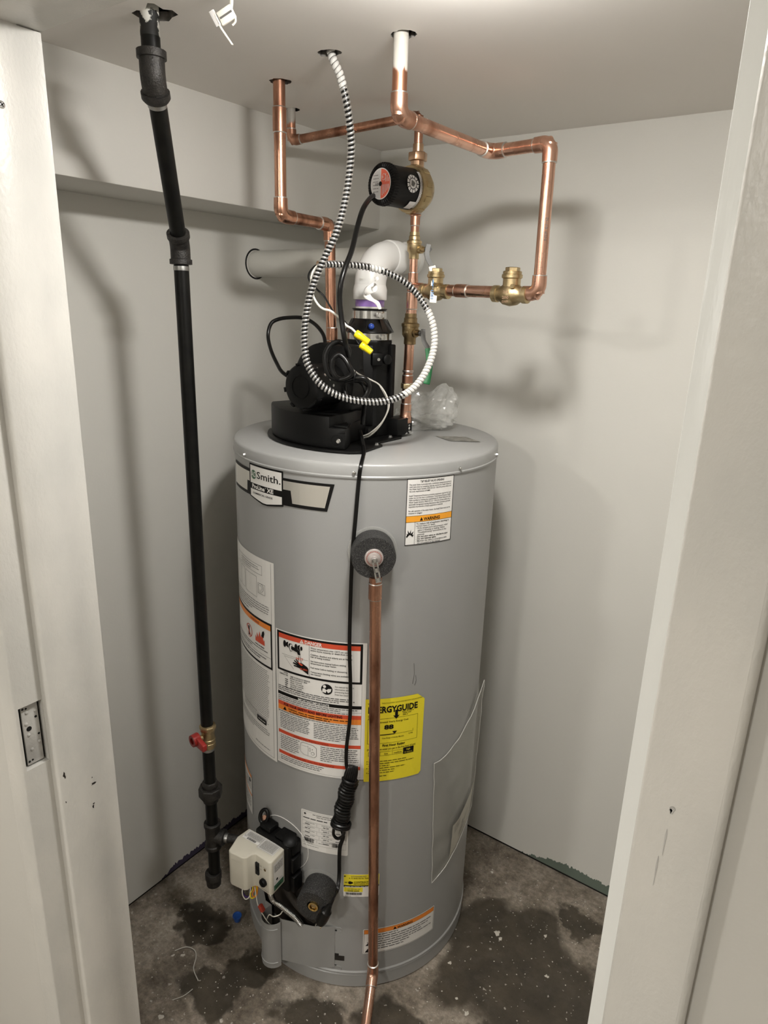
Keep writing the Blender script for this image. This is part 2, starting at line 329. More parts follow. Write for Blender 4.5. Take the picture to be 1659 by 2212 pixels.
# ------------------------------------------------------------------ print on surfaces
_fc = bpy.data.curves.new('type_setter', 'FONT'); _fo = bpy.data.objects.new('type_setter', _fc)
_fc.resolution_u = 2; _fc.fill_mode = 'FRONT'
_tcache = {}
def text_geo(s, bold):
    if (s, bold) in _tcache: return _tcache[(s, bold)]
    _fc.body = s; _fc.size = 1; _fc.offset = bold
    me = _fo.to_mesh(); me.calc_loop_triangles()
    vs_ = [(v.co.x, v.co.y) for v in me.vertices]; fs = [tuple(t.vertices) for t in me.loop_triangles]
    _fo.to_mesh_clear(); _tcache[(s, bold)] = (vs_, fs); return vs_, fs
class Sheet:
    """a printed sheet; u runs right, v runs down from the sheet's top left corner; fmap(u, v, lift) gives the place"""
    def __init__(s, fmap, W, H, step=.012): s.m = fmap; s.W = W; s.H = H; s.step = step; s.L = {}
    BAND = {'label_red', 'label_orange', 'label_amber', 'badge_silver', 'label_yellow', 'label_green'}
    def _mb(s, mat): return s.L.setdefault(mat, MB())
    def poly(s, pts, mat, lift=1):
        if mat in s.BAND and lift <= 2:                # a colour band is a piece of its own
            k = 0
            while mat+'#%d' % k in s.L: k += 1
            mat = mat+'#%d' % k
        # cut long horizontal spans so that the sheet follows the curve
        xs = [p[0] for p in pts]; n = max(1, int((max(xs)-min(xs))/s.step))
        if n == 1:
            tris = tessellate_polygon([[V((a, b, 0)) for a, b in pts]]); s._mb(mat).add([s.m(a, b, lift) for a, b in pts], tris); return
        x0, x1 = min(xs), max(xs)
        for i in range(n):
            a, b = x0+(x1-x0)*i/n, x0+(x1-x0)*(i+1)/n; q = pts
            for lim, sg in ((a, 1), (b, -1)):
                r = []
                for k in range(len(q)):
                    p, nx = q[k], q[(k+1) % len(q)]; dp, dn = (p[0]-lim)*sg, (nx[0]-lim)*sg
                    if dp >= 0: r.append(p)
                    if dp*dn < 0:
                        t = dp/(dp-dn); r.append((p[0]+(nx[0]-p[0])*t, p[1]+(nx[1]-p[1])*t))
                q = r
                if len(q) < 3: break
            if len(q) >= 3:
                tris = tessellate_polygon([[V((c, d, 0)) for c, d in q]]); s._mb(mat).add([s.m(c, d, lift) for c, d in q], tris)
    def rect(s, u0, v0, u1, v1, mat, lift=1): s.poly([(u0, v0), (u1, v0), (u1, v1), (u0, v1)], mat, lift)
    def box(s, u0, v0, u1, v1, t, mat, lift=1):
        s.rect(u0, v0, u1, v0+t, mat, lift); s.rect(u0, v1-t, u1, v1, mat, lift)
        s.rect(u0, v0+t, u0+t, v1-t, mat, lift); s.rect(u1-t, v0+t, u1, v1-t, mat, lift)
    def disc(s, u, v, r, mat, lift=1, n=20, ry=None): s.poly([(u+r*math.cos(2*math.pi*k/n), v+(ry or r)*math.sin(2*math.pi*k/n)) for k in range(n)], mat, lift)
    def text(s, u, v, size, t, mat='label_black', lift=2, w=None, bold=0, al='l', slant=0):
        vs_, fs = text_geo(t, bold)
        if not vs_: return
        x0 = min(p[0] for p in vs_); x1 = max(p[0] for p in vs_); k = (w/(x1-x0)) if w else size
        tw = (x1-x0)*k; ox = u if al == 'l' else (u-tw/2 if al == 'c' else u-tw)
        s._mb(mat).add([s.m(ox+(p[0]-x0)*k, v-p[1]*size, lift) for p in vs_], fs)
    def greek(s, u0, v, u1, size, mat='label_grey', lift=2, last=1.0):
        """print too small to read: word-long dashes"""
        u = u0; e = u0+(u1-u0)*last
        while u < e:
            wl = random.uniform(1.2, 4.6)*size; s.rect(u, v-size*.50, min(u+wl, e), v-size*.04, mat, lift); u += wl+size*.5
    def para(s, u0, v0, u1, n, lead, size, mat='label_grey', last=.6):
        for i in range(n): s.greek(u0, v0+lead*i, u1, size, mat, last=last if i == n-1 else random.uniform(.93, 1))
    def bars(s, u0, v0, u1, v1, mat='label_black'):
        u = u0
        while u < u1:
            wl = random.choice((.0006, .0009, .0014)); s.rect(u, v0, min(u+wl, u1), v1, mat, 2); u += wl+random.choice((.0006, .0010))
    def build(s, name, sheet_mat, parent, outline=None, label=None):
        own = MB(); sv, s.L = s.L, {}
        s.poly(outline or [(0, 0), (s.W, 0), (s.W, s.H), (0, s.H)], '_', 0); own = s.L['_']; s.L = sv
        o = own.build(name, sheet_mat, parent, smooth=False)
        if label: o['label'] = label
        for mat, mb in s.L.items():
            kind = '_band' if '#' in mat else '_print'; mat = mat.split('#')[0]
            pr = mb.build(mat.replace('label_', '')+kind, mat, o, smooth=False)
            if kind == '_print': pr['kind'] = 'stuff'      # lettering too small to pick apart
        return o
def rounded(W, H, r, n=4):
    out = []
    for cx, cy, a0 in ((W-r, r, -90), (W-r, H-r, 0), (r, H-r, 90), (r, r, 180)):
        for k in range(n+1): a = math.radians(a0+90*k/n); out.append((cx+r*math.cos(a), cy+r*math.sin(a)))
    return out

# ------------------------------------------------------------------ the setting
XL, YB, XS, ZS, ZC = -1.4282, 1.6990, -1.2465, 1.8475, 2.0498
XR = 0.35                                 # closet's right wall, behind the door frame
YF, YW, YI = 0.450, 0.465, 0.590          # frame face, room side of the front wall, closet side of the front wall
RB0, RB1 = -1.050, -0.0837                # rabbets of the frame, left and right
HZ = 1.990                                # underside of the head stop
EXT = (-2.6, 2.0, -2.6)                   # the room outside: left, right, rear

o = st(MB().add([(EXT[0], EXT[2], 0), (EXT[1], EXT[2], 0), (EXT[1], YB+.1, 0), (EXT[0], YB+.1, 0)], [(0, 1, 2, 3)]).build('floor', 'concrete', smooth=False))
st(MB().b2((XL-.1, YF+.08, .010), (XL, YB+.1, ZC+.25)).build('wall_left', 'left_wall_paint', smooth=False))
st(MB().b2((XL, YB, .010), (XR+.1, YB+.1, ZC+.25)).build('wall_back', 'back_wall_paint', smooth=False))
st(MB().b2((XL-.1, YB+.005, 0), (XR+.1, YB+.1, .0105)).build('dark_gap_back', 'dark_void', smooth=False))  # black strip standing in for the shaded gap under the back wall
st(MB().b2((XL-.1, .6, 0), (XL-.005, YB+.1, .0105)).build('dark_gap_left', 'dark_void', smooth=False))  # same black strip for the gap's shade under the left wall
st(MB().b2((XR, YI, 0), (XR+.1, YB+.1, ZC+.25)).build('wall_right', 'soffit_paint', smooth=False))
st(MB().b2((XL, YI-.02, ZS), (XS, YB, ZC+.02)).build('trim_6', 'soffit_paint', bevel=.003))
# front wall round the opening
mb = MB()
mb.b2((EXT[0], .4515, 0), (RB0-.045, YI, 2.6)); mb.b2((RB1+.045, YW, 0), (EXT[1], YI, 2.6)); mb.b2((RB0-.045, YW, HZ+.062), (RB1+.045, YI, 2.6))
st(mb.build('wall_front', 'soffit_paint', smooth=False))
# outside room shell behind the photographer
st(MB().b2((EXT[0]-.1, EXT[2], 0), (EXT[0], YI, 2.6)).build('wall_room_left', 'soffit_paint', smooth=False))
st(MB().b2((EXT[1], EXT[2], 0), (EXT[1]+.1, YI, 2.6)).build('wall_room_right', 'soffit_paint', smooth=False))
st(MB().b2((EXT[0], EXT[2]-.1, 0), (EXT[1], EXT[2], 2.6)).build('wall_room_rear', 'soffit_paint', smooth=False))
st(MB().b2((EXT[0]-.1, EXT[2]-.1, 2.25), (EXT[1]+.1, YW+.01, 2.35)).build('ceiling_room', 'ceiling_paint', smooth=False))

# closet ceiling, cut through where the pipes pass
def ragged(cx, cy, rx, ry, n=22, amp=.22, seed=0):
    return [(cx+rx*math.cos(2*math.pi*k/n)*(1+amp*noise.noise(V((k*.9, seed, .3)))), cy+ry*math.sin(2*math.pi*k/n)*(1+amp*noise.noise(V((k*.9, seed+5, .7))))) for k in range(n)]
HOLES = [
    [(-1.0106, .7399), (-.9948, .7376), (-.9875, .7458), (-.9586, .7300), (-.9520, .7360), (-.9577, .7559), (-.9485, .7652), (-.9549, .781), (-.9717, .7831), (-.9882, .790), (-1.0037, .7806), (-1.0162, .7567)],
    ragged(-.8644, 1.0215, .022, .017, seed=1), ragged(-.7085, 1.0165, .0215, .0185, seed=2), ragged(-1.0500, 1.0955, .0215, .020, seed=3), ragged(-1.1680, 1.2570, .0165, .016, seed=4)]
pts = [(XL, YI-.05), (XR, YI-.05), (XR, YB), (XL, YB)]; edges = [(0, 1), (1, 2), (2, 3), (3, 0)]
for h in HOLES:
    k = len(pts); pts += h; edges += [(k+i, k+(i+1) % len(h)) for i in range(len(h))]
cv, ce, cf, *_ = delaunay_2d_cdt([V(p) for p in pts], edges, [], 2, 1e-6)
def inside(p, poly):
    r = False; n = len(poly)
    for i in range(n):
        a, b = poly[i], poly[i-1]
        if (a[1] > p[1]) != (b[1] > p[1]) and p[0] < (b[0]-a[0])*(p[1]-a[1])/(b[1]-a[1])+a[0]: r = not r
    return r
tri = []
for f in cf:
    for i in range(1, len(f)-1):
        t = (f[0], f[i], f[i+1]); c = sum((cv[k] for k in t), V((0, 0)))/3
        if not any(inside(c, h) for h in HOLES): tri.append(t)
ceil = st(MB().add([(p.x, p.y, ZC) for p in cv], tri).build('ceiling', 'ceiling_paint', smooth=False))
for h in HOLES:
    n = len(h); e = MB().add([(x, y, z) for z in (ZC, ZC+.013) for x, y in h], [(i, (i+1) % n, n+(i+1) % n, n+i) for i in range(n)])
    e.build('hole_edge', 'drywall_edge', ceil, smooth=False)
MB().add([(x, y, ZC+.013) for x, y in ((XL, YI-.05), (XR, YI-.05), (XR, YB), (XL, YB))]+[(x, y, ZC+.2) for x, y in ((XL, YI-.05), (XR, YI-.05), (XR, YB), (XL, YB))],
         [(4, 5, 6, 7), (0, 1, 5, 4), (1, 2, 6, 5), (2, 3, 7, 6), (3, 0, 4, 7)]).build('joist_space', 'dark_void', ceil, smooth=False)

# hollow metal door frame: face, rabbet, stop
def jamb_profile(sgn, xr):
    """plan of one jamb; sgn +1 = left jamb (opening lies towards +x)"""
    s = sgn
    return [(xr-s*.052, YF), (xr-s*.003, YF), (xr, YF+.003), (xr, .4985), (xr+s*.0165, .4985), (xr+s*.020, .502), (xr+s*.020, .5710), (xr+s*.0185, .5725), (xr+s*.0185, .606), (xr-s*.052, .606)]
cut_y0, cut_y1, cut_z0, cut_z1 = .4575, .4975, .868, .989
lj = MB(); prof = jamb_profile(1, RB0)
# left jamb with the strike cut-out: below, above and around it
lj.prism(prof, 0, cut_z0); lj.prism(prof, cut_z1, HZ)
lj.prism([(RB0-.052, YF), (RB0-.003, YF), (RB0, YF+.003), (RB0, cut_y0), (RB0-.030, cut_y0), (RB0-.052, cut_y0)], cut_z0, cut_z1)
lj.prism([(RB0-.052, cut_y1), (RB0, cut_y1), (RB0, .4985), (RB0+.0165, .4985), (RB0+.020, .502), (RB0+.020, .571), (RB0+.0185, .5725), (RB0+.0185, .606), (RB0-.052, .606)], cut_z0, cut_z1)
left_jamb = st(lj.build('trim_1', 'frame_paint', smooth=True, angle=50))
MB().b2((RB0-.05, cut_y0+.0002, cut_z0+.0002), (RB0-.0145, cut_y1-.0002, cut_z1-.0002)).build('pocket_back', 'dark_void', left_jamb, smooth=False)
sp = MB(); sp.b2((RB0-.0125, cut_y0+.0075, cut_z0+.003), (RB0-.0085, cut_y1-.0045, cut_z1-.0055))
plate = sp.build('strike_plate', 'plate_paint', left_jamb, bevel=.0007)
for (yy, zz) in ((.474, .971), (.489, .969), (.471, .950), (.473, .928), (.489, .908), (.475, .899)):
    MB().lathe([(.0030, 0), (.0026, .0012), (.0012, .0019)], (RB0-.0086, yy, zz), (1, 0, 0), 10).build('rivet', 'plate_paint', plate)
for (yy, zz, rr) in ((.4745, .9395, .0045), (.4680, .980, .0020), (.4735, .979, .0018), (.488, .957, .0022), (.4895, .923, .0020), (.4735, .8785, .0018), (.4680, .8775, .0020)):
    MB().lathe([(rr, 0), (rr, .0012)], (RB0-.0092, yy, zz), (1, 0, 0), 14).build('screw_hole', 'dark_void', plate)
sc = MB().lathe([(.0052, 0), (.0048, .0012), (.0030, .0020)], (RB0+.020, .5385, 1.888), (1, 0, 0), 16).build('screw', 'steel', left_jamb)
mbx = MB(); mbx.box((RB0+.0221, .5385, 1.888), (.0003, .0028, .0007), (V((1, 0, 0)), V((0, .8, .6)), V((0, -.6, .8)))); mbx.box((RB0+.0221, .5385, 1.888), (.0003, .0007, .0028), (V((1, 0, 0)), V((0, .8, .6)), V((0, -.6, .8))))
mbx.build('screw_cross', 'dark_void', sc, smooth=False)
# chipped paint on the left stop
for (yy, zz, a, b_) in ((.5095, .838, .0020, .0062), (.5600, .789, .0042, .0032), (.5555, .741, .0014, .0050), (.5570, .747, .0016, .0022), (.5590, .803, .0007, .002), (.5065, .783, .0009, .002)):
    MB().add([(RB0+.0203, yy+a*math.cos(t)*(1+.5*math.sin(3*t+zz*50)), zz+b_*math.sin(t)*(1+.4*math.cos(2*t+yy*90))) for t in [2*math.pi*k/14 for k in range(14)]], [tuple(range(14))]).build('paint_chip', 'dark_brown', left_jamb, smooth=False)
rj = MB(); rj.prism(jamb_profile(-1, RB1), 0, HZ)
right_jamb = st(rj.build('trim_2', 'frame_paint', smooth=True, angle=50, bevel=0))
MB().b2((RB1-.0203, .4975, 0), (RB1-.0003, .4990, HZ)).build('painted_stop', 'frame_brushed_white', right_jamb, bevel=.0006)
MB().tube([(RB1+.0515, YF+.006, 0), (RB1+.0515, YF+.006, HZ+.05)], .006, 12).build('return_edge', 'frame_paint', right_jamb)
for (x_, z_, a, b_) in ((-.0606, 1.3132, .0016, .0034), (-.0614, 1.3120, .0009, .0022), (-.0616, 1.285, .0005, .012), (-.0640, 1.258, .0005, .014)):
    MB().add([(x_+a*math.cos(t)*(1+.4*math.sin(3*t)), YF-.0003, z_+b_*math.sin(t)) for t in [2*math.pi*k/14 for k in range(14)]], [tuple(range(14))]).build('paint_chip', 'plate_paint', right_jamb, smooth=False)
hd = MB()
hd.prism([(YF, HZ+.0735), (YF, HZ+.0225), (YF+.003, HZ+.0195), (.4985, HZ+.0195), (.4985, HZ+.0035), (.502, HZ), (.571, HZ), (.5725, HZ+.0015), (.606, HZ+.0015), (.606, HZ+.0735)], RB0-.052, RB1+.052, ax=(V((0, 1, 0)), V((0, 0, 1)), V((1, 0, 0))))
st(hd.build('trim_3', 'frame_paint', smooth=True, angle=50))

# ------------------------------------------------------------------ lamps the place has
def puck(name, label, x, y, z, r, glow):
    t = thing(name, label, 'ceiling lamp', (x, y, z))
    MB().lathe([(r+.012, 0), (r+.012, -.012), (r+.004, -.016), (r, -.016)], (x, y, z), n=40).build('rim', 'lamp_plastic', t)
    MB().lathe([(r, -.014), (r, -.020), (r*.96, -.028), (r*.8, -.036), (r*.5, -.042), (r*.1, -.044)], (x, y, z), n=40).build('diffuser', glow, t)
    return t
puck('ceiling_lamp', 'round flat white lamp on the closet ceiling just inside the door', -.465, .775, ZC, .060, 'lamp_glow')
puck('ceiling_lamp', 'round flat white lamp on the outside room ceiling, straight behind the photographer', -.28, -1.75, 2.25, .114, 'room_lamp_glow')
puck('ceiling_lamp', 'smaller round lamp on the outside room ceiling, behind the photographer to the left', -1.45, -1.0, 2.25, .090, 'room_lamp_glow')

# ------------------------------------------------------------------ water heater
TX, TY, TR, ZT = -.963, 1.2834, .3075, 1.349
def cylpt(th, r, z): a = math.radians(th); return V((TX+r*math.cos(a), TY+r*math.sin(a), z))
heater = thing('water_heater', 'tall grey cylindrical gas water heater covered in stickers', 'water heater', (TX, TY, 0))
MB().lathe([(TR-.004, 0), (TR+.001, .004), (TR+.001, .040), (TR-.003, .044)], (TX, TY, 0), n=96).build('base_ring', 'tank_paint', heater)
MB().lathe([(TR-.003, .044), (TR+.0030, .047), (TR+.0030, .051), (TR, .054)], (TX, TY, 0), n=96).build('base_bead', 'tank_paint', heater)
MB().lathe([(TR, .053), (TR, 1.3235)], (TX, TY, 0), n=96).build('tank_body', 'tank_paint', heater)
lid = MB().lathe([(TR+.0004, 1.3190), (TR+.0024, 1.3195), (TR+.0026, 1.3225), (TR+.0010, 1.3245), (TR+.0012, 1.343), (TR-.001, 1.3470), (TR-.0045, 1.3490), (.05, 1.3505)], (TX, TY, 0), n=96).build('lid', 'tank_paint', heater)
for th in (-110.2, -57.4, -14.8, 17.5):
    s_ = MB(); d = cylpt(th, 1, 0)-cylpt(th, 0, 0); s_.lathe([(.0040, 0), (.0040, .0012), (.0030, .0015), (.0030, .0045), (.0022, .0052)], cylpt(th, TR+.001, 1.3305), d, 6); s_.build('lid_screw', 'steel', lid)
# foil plate on the lid
fm = lambda u, v, l: V((-.832, 1.379, ZT+.0016+.0003*l))+V((.059, .042, 0))/.0724*u+V((.102, -.009, 0)).normalized()*0+V((.073, -.038, 0)).normalized()*v
sh = Sheet(fm, .078, .078, 1); sh.build('foil_plate', 'foil', heater, outline=[(0, 0), (.0724, 0), (.0724, .064), (0, .064)])

def on_tank(th0, ztop, r=TR):
    return lambda u, v, l: cylpt(th0+math.degrees(u/TR), r+.0007+.00030*l, ztop-v)
deg = lambda a, b: math.radians(b-a)*TR

# --- brand badge
L0 = -124.0; sh = Sheet(on_tank(L0, 1.318, TR), deg(L0, -64.5), .085)
U = lambda th: deg(L0, th); Z = lambda z: 1.318-z
sh.poly([(U(-106.3), 0.0), (U(-85.9), 0), (U(-85.9), Z(1.244)), (U(-94.5), Z(1.236)), (U(-97.5), Z(1.236)), (U(-106.3), Z(1.246))], 'label_black', 1)
sh.rect(U(-105.5), Z(1.3145), U(-86.6), Z(1.2765), 'label_white', 2)
sh.poly([(U(-105.5), Z(1.2635)), (U(-86.6), Z(1.2635)), (U(-86.6), Z(1.2475)), (U(-94.8), Z(1.2395)), (U(-97.2), Z(1.2395)), (U(-105.5), Z(1.2480))], 'label_white', 2)
sh.poly([(U(-85.9), Z(1.305)), (U(-64.5), Z(1.305)), (U(-67.3), Z(1.2475)), (U(-85.9), Z(1.2475))], 'label_black', 1)
sh.poly([(U(-85.9), Z(1.2995)), (U(-66.2), Z(1.2995)), (U(-68.2), Z(1.2545)), (U(-81.7), Z(1.2545)), (U(-82.4), Z(1.281)), (U(-85.9), Z(1.281))], 'badge_silver', 2)
sh.poly([(0, Z(1.305)), (U(-106.3), Z(1.305)), (U(-106.3), Z(1.2475)), (0, Z(1.2475))], 'label_black', 1)
sh.poly([(.001, Z(1.2985)), (U(-106.3), Z(1.2985)), (U(-106.3), Z(1.278)), (U(-108.3), Z(1.278)), (U(-108.6), Z(1.2545)), (.001, Z(1.2545))], 'badge_silver', 2)
sh.disc(U(-103.0), Z(1.2955), .0098, 'label_green', 3, 28)
sh.text(U(-104.75), Z(1.2905), .0165, 'AO', 'label_white', 4, w=.0185, bold=.012)
sh.text(U(-100.7), Z(1.2895), .0215, 'Smith.', 'label_black', 3, w=.073, bold=.010)
sh.text(U(-104.2), Z(1.2660), .0125, 'ProLine', 'label_white', 3, w=.045, bold=.035); sh.text(U(-95.6), Z(1.2720), .004, '®', 'label_white', 3)
sh.text(U(-94.6), Z(1.2660), .0125, 'XE', 'label_white', 3, w=.020, bold=.035)
sh.text(U(-103.7), Z(1.2540), .0055, 'COMMERCIAL GRADE', 'label_black', 3, w=.066, bold=.02)
sh.build('brand_badge', 'label_black', heater, outline=[(U(-106.3), 0.0005), (U(-85.9), 0.0005), (U(-85.9), Z(1.246)), (U(-106.3), Z(1.247))], label='black, white and silver brand badge')

# --- relief valve opening sticker
W_, H_ = deg(-37.8, -17.4), .140; sh = Sheet(on_tank(-37.8, 1.3185), W_, H_)
sh.box(0, 0, W_, H_, .0014, 'label_black')
sh.text(W_*.51, .0085, .0062, 'T&P RELIEF VALVE OPENING', w=.055, bold=.015, al='c')
body = ['This water heater is provided with a combination temperature-pressure', 'relief valve listed as complying with the standard for Relief Valves for', 'Hot Water Supply Systems, ANSI Z21.22 - CSA 4.4 current edition and', 'the code requirements of ASME.', '', 'Install Temperature-Pressure protective equipment required by local', 'codes, but not less than a combination Temperature-Pressure Relief', 'Valve certified as meeting the requirements for Relief Valves for Hot', 'Water Supply Systems, ANSI Z21.22 - CSA 4.4 current edition by a', 'nationally recognized testing laboratory that maintains periodic', 'inspection of production of listed equipment or materials.', '', 'For safe operation of the water heater, the Relief Valve must not be', 'removed or plugged.']
for i, t in enumerate(body):
    if t: sh.text(.0055, .0140+i*.00455, .0044, t, w=.097 if i not in (3, 10, 13) else {3: .046, 10: .078, 13: .030}[i], bold=.01)
sh.rect(.0014, .0775, W_-.0014, .0782, 'label_black'); sh.rect(.0014, .0782, W_-.0014, .0905, 'label_amber'); sh.rect(.0014, .0905, W_-.0014, .0912, 'label_black')
sh.poly([(.031, .0888), (.0345, .0812), (.038, .0888)], 'label_black', 2); sh.text(.0395, .0888, .0095, 'WARNING', w=.038, bold=.03)
sh.rect(.0205, .0912, .0212, H_-.0014, 'label_black')
for i, (t, wd, b_, ind) in enumerate((('To reduce risk of explosion resulting in', .078, .02, 0), ('serious injury or death,', .044, .0, 0), ('If the temperature and pressure relief', .072, 0, 1), ('valve is dripping or leaking, follow', .065, 0, 1), ('"Troubleshooting" instructions in the', .069, 0, 1), ('manual.', .016, 0, 1), ('Do not plug valve or discharge pipe', .073, .03, 1), ('Do not remove valve.', .044, .03, 1), ('Maintain the valve in accordance with', .071, 0, 1), ('the procedure in the manual', .054, 0, 1))):
    sh.text(.0235+ind*.0035, .0965+i*.0046, .0046, t, w=wd, bold=max(b_, .01))
    if i in (2, 6, 7, 8): sh.rect(.0238, .0952+i*.0046, .0246, .0960+i*.0046, 'label_black', 2)
bu = [(.002, .121), (.0045, .117), (.003, .114), (.0065, .116), (.0055, .107), (.0095, .114), (.0125, .106), (.0125, .115), (.0185, .110), (.0155, .118), (.019, .117), (.0165, .122), (.0135, .119), (.0105, .117), (.0075, .119), (.0045, .123)]
sh.poly(bu, 'label_black', 2)
sh.build('relief_valve_sticker', 'label_white', heater, label='white sticker with an amber warning band')

# --- tall instruction sticker at the left
W_, H_ = deg(-131, -91.6), .498; zt = 1.112; sh = Sheet(on_tank(-131, zt), W_, H_); q = W_-.010
sh.rect(q, .004, q+.0007, H_-.006, 'label_grey')
for a, b_, c, d in ((.045, .018, q-.03, .040), (.030, .045, .060, .095), (.066, .045, .090, .095), (.095, .048, .150, .098), (.155, .060, q-.02, .085)): sh.box(a, b_, c, d, .0007, 'label_grey')
sh.para(.07, .025, q-.04, 3, .0052, .0030); sh.disc(q-.035, .070, .010, 'label_grey', 1); sh.disc(q-.035, .070, .0092, 'label_white', 2); sh.disc(q-.035, .070, .006, 'label_grey', 3); sh.disc(q-.035, .070, .0054, 'label_white', 4)
sh.para(.02, .110, q-.004, 5, .0056, .0034); sh.para(.02, .1395, q-.004, 1, .005, .0036, 'label_black', last=.5)
w0, w1 = .1465, .2600; sh.rect(.0, w0, q+.001, w0+.0055, 'label_black'); sh.rect(0, w0+.0055, q-.004, w0+.0180, 'label_orange'); sh.rect(q-.004, w0, q+.001, w1, 'label_black'); sh.rect(0, w1-.0050, q+.001, w1, 'label_black')
sh.text(q-.085, w0+.0155, .0085, 'WARNING', 'label_dark_red', w=.040, bold=.02)
cx, cy = q-.095, w0+.050
sh.disc(cx, cy, .0165, 'label_red', 1); sh.disc(cx, cy, .0145, 'label_white', 2); sh.rect(cx-.003, cy-.012, cx+.004, cy+.012, 'label_black', 3); sh.poly([(cx-.013, cy-.010), (cx-.010, cy-.013), (cx+.013, cy+.010), (cx+.010, cy+.013)], 'label_red', 4)
fx, fy = q-.045, w0+.062
sh.poly([(fx-.018, fy), (fx-.017, fy-.015), (fx-.012, fy-.008), (fx-.010, fy-.024), (fx-.004, fy-.012), (fx, fy-.030), (fx+.006, fy-.016), (fx+.010, fy-.026), (fx+.016, fy-.010), (fx+.019, fy-.014), (fx+.020, fy)], 'label_red', 2)
sh.poly([(fx+.008, fy-.021), (fx+.012, fy-.033), (fx+.018, fy-.036), (fx+.020, fy-.030), (fx+.016, fy-.018)], 'label_black', 3)
sh.greek(fx-.020, fy+.008, fx+.018, .004, 'label_black'); sh.para(.02, w0+.076, q-.012, 2, .0055, .0034, 'label_black'); sh.rect(.01, w0+.086, q-.004, w0+.0866, 'label_black'); sh.para(.02, w0+.094, q-.010, 2, .0058, .0036, 'label_black', last=.8)
sh.rect(.05, w1+.006, .0506, .392, 'label_grey'); sh.para(.012, w1+.010, .047, 26, .0050, .0026); sh.para(.055, w1+.010, q-.010, 26, .0050, .0026); sh.para(.055, .396, q-.014, 5, .0046, .0026)
sh.poly([(q-.065+a, .402+b_) for a, b_ in rounded(.040, .014, .003)], 'label_black', 2); sh.greek(q-.058, .411, q-.030, .004, 'label_white', 3)
sh.para(.012, .428, q-.012, 4, .0055, .0030); sh.greek(q-.075, .478, q-.014, .0034); sh.rect(.01, .4905, q, .4912, 'label_grey')
sh.build('instruction_sticker', 'label_white', heater, label='tall white sticker of small print with an orange warning box')

# --- danger and lighting instructions sticker
W_, H_ = deg(-91.0, -51.0), .341; zt = .963; sh = Sheet(on_tank(-91.0, zt, TR+.0004), W_, H_); q = W_-.009
sh.box(.0045, .0025, q, .0985, .0050, 'label_black'); sh.rect(.0095, .0075, q-.005, .0185, 'label_red')
sh.poly([(.0655, .0175), (.0705, .0088), (.0755, .0175)], 'label_white', 2); sh.rect(.0699, .0115, .0711, .0150, 'label_red', 3); sh.text(.078, .0172, .0118, 'DANGER', 'label_white', w=.040, bold=.03)
sh.rect(.088, .0200, .0888, .0935, 'label_black')
for i, (t, wd) in enumerate((('Water temperature over 125°F can cause', .088), ('severe burns instantly or death from scalds.', .094), ('', 0), ('Children, disabled and elderly are at highest', .094), ('risk of being scalded.', .046), ('', 0), ('See instruction manual before setting', .080), ('temperature at water heater.', .060), ('', 0), ('Feel water before bathing or showering.', .084), ('', 0), ('Temperature limiting valves are available,', .088), ('see manual.', .025))):
    if t: sh.text(.0915, .0255+i*.0052, .0052, t, w=wd*.98, bold=.012)
# tap, water and hand
for cx, k in ((.026, 1), (.056, .9)):
    sh.disc(cx, .030, .0040*k, 'label_black', 2, 14, .0085*k); sh.poly([(cx+.004, .026), (cx+.010, .0225), (cx+.009, .030), (cx+.011, .0375), (cx+.004, .034)], 'label_black', 2); sh.disc(cx+.0135, .0305, .0028, 'label_black', 2, 12, .0052)
sh.disc(.043, .0345, .0050, 'label_black', 2, 16, .0095); sh.disc(.0437, .0345, .0038, 'label_white', 3, 16, .0080)
sh.poly([(.044, .030), (.058, .0335), (.0655, .037), (.0675, .047), (.0615, .047), (.0590, .042), (.044, .0385)], 'label_black', 4)
sh.rect(.018, .0560, .058, .0566, 'label_grey'); sh.rect(.070, .0560, .086, .0566, 'label_grey'); sh.rect(.024, .0600, .058, .0606, 'label_grey'); sh.poly([(.024, .0600), (.0246, .0600), (.050, .0860), (.049, .0860)], 'label_grey')
sh.text(.0565, .0595, .0085, 'HOT', 'label_red', 3, w=.0175, bold=.01)
sh.poly([(.0625, .049), (.0635, .049), (.0625, .066), (.0612, .066)], 'label_grey', 2); sh.poly([(.066, .049), (.067, .049), (.0695, .066), (.0682, .066)], 'label_grey', 2)
sh.poly([(.048, .0685), (.058, .0695), (.050, .0640), (.0525, .0625), (.0605, .0675), (.0545, .0590), (.0570, .0585), (.0645, .0670), (.0680, .0655), (.0725, .0660), (.0840, .0720), (.0865, .0760), (.0865, .0900), (.0700, .0815), (.0640, .0790), (.0500, .0775), (.0500, .0750), (.0590, .0745), (.0480, .0715)], 'label_black', 2)
sh.poly([(.060, .0640), (.066, .0660), (.074, .0690), (.070, .0720), (.064, .0690)], 'label_red', 3); sh.text(.067, .0815, .0065, 'BURN', 'label_red', 4, w=.017, bold=.01)
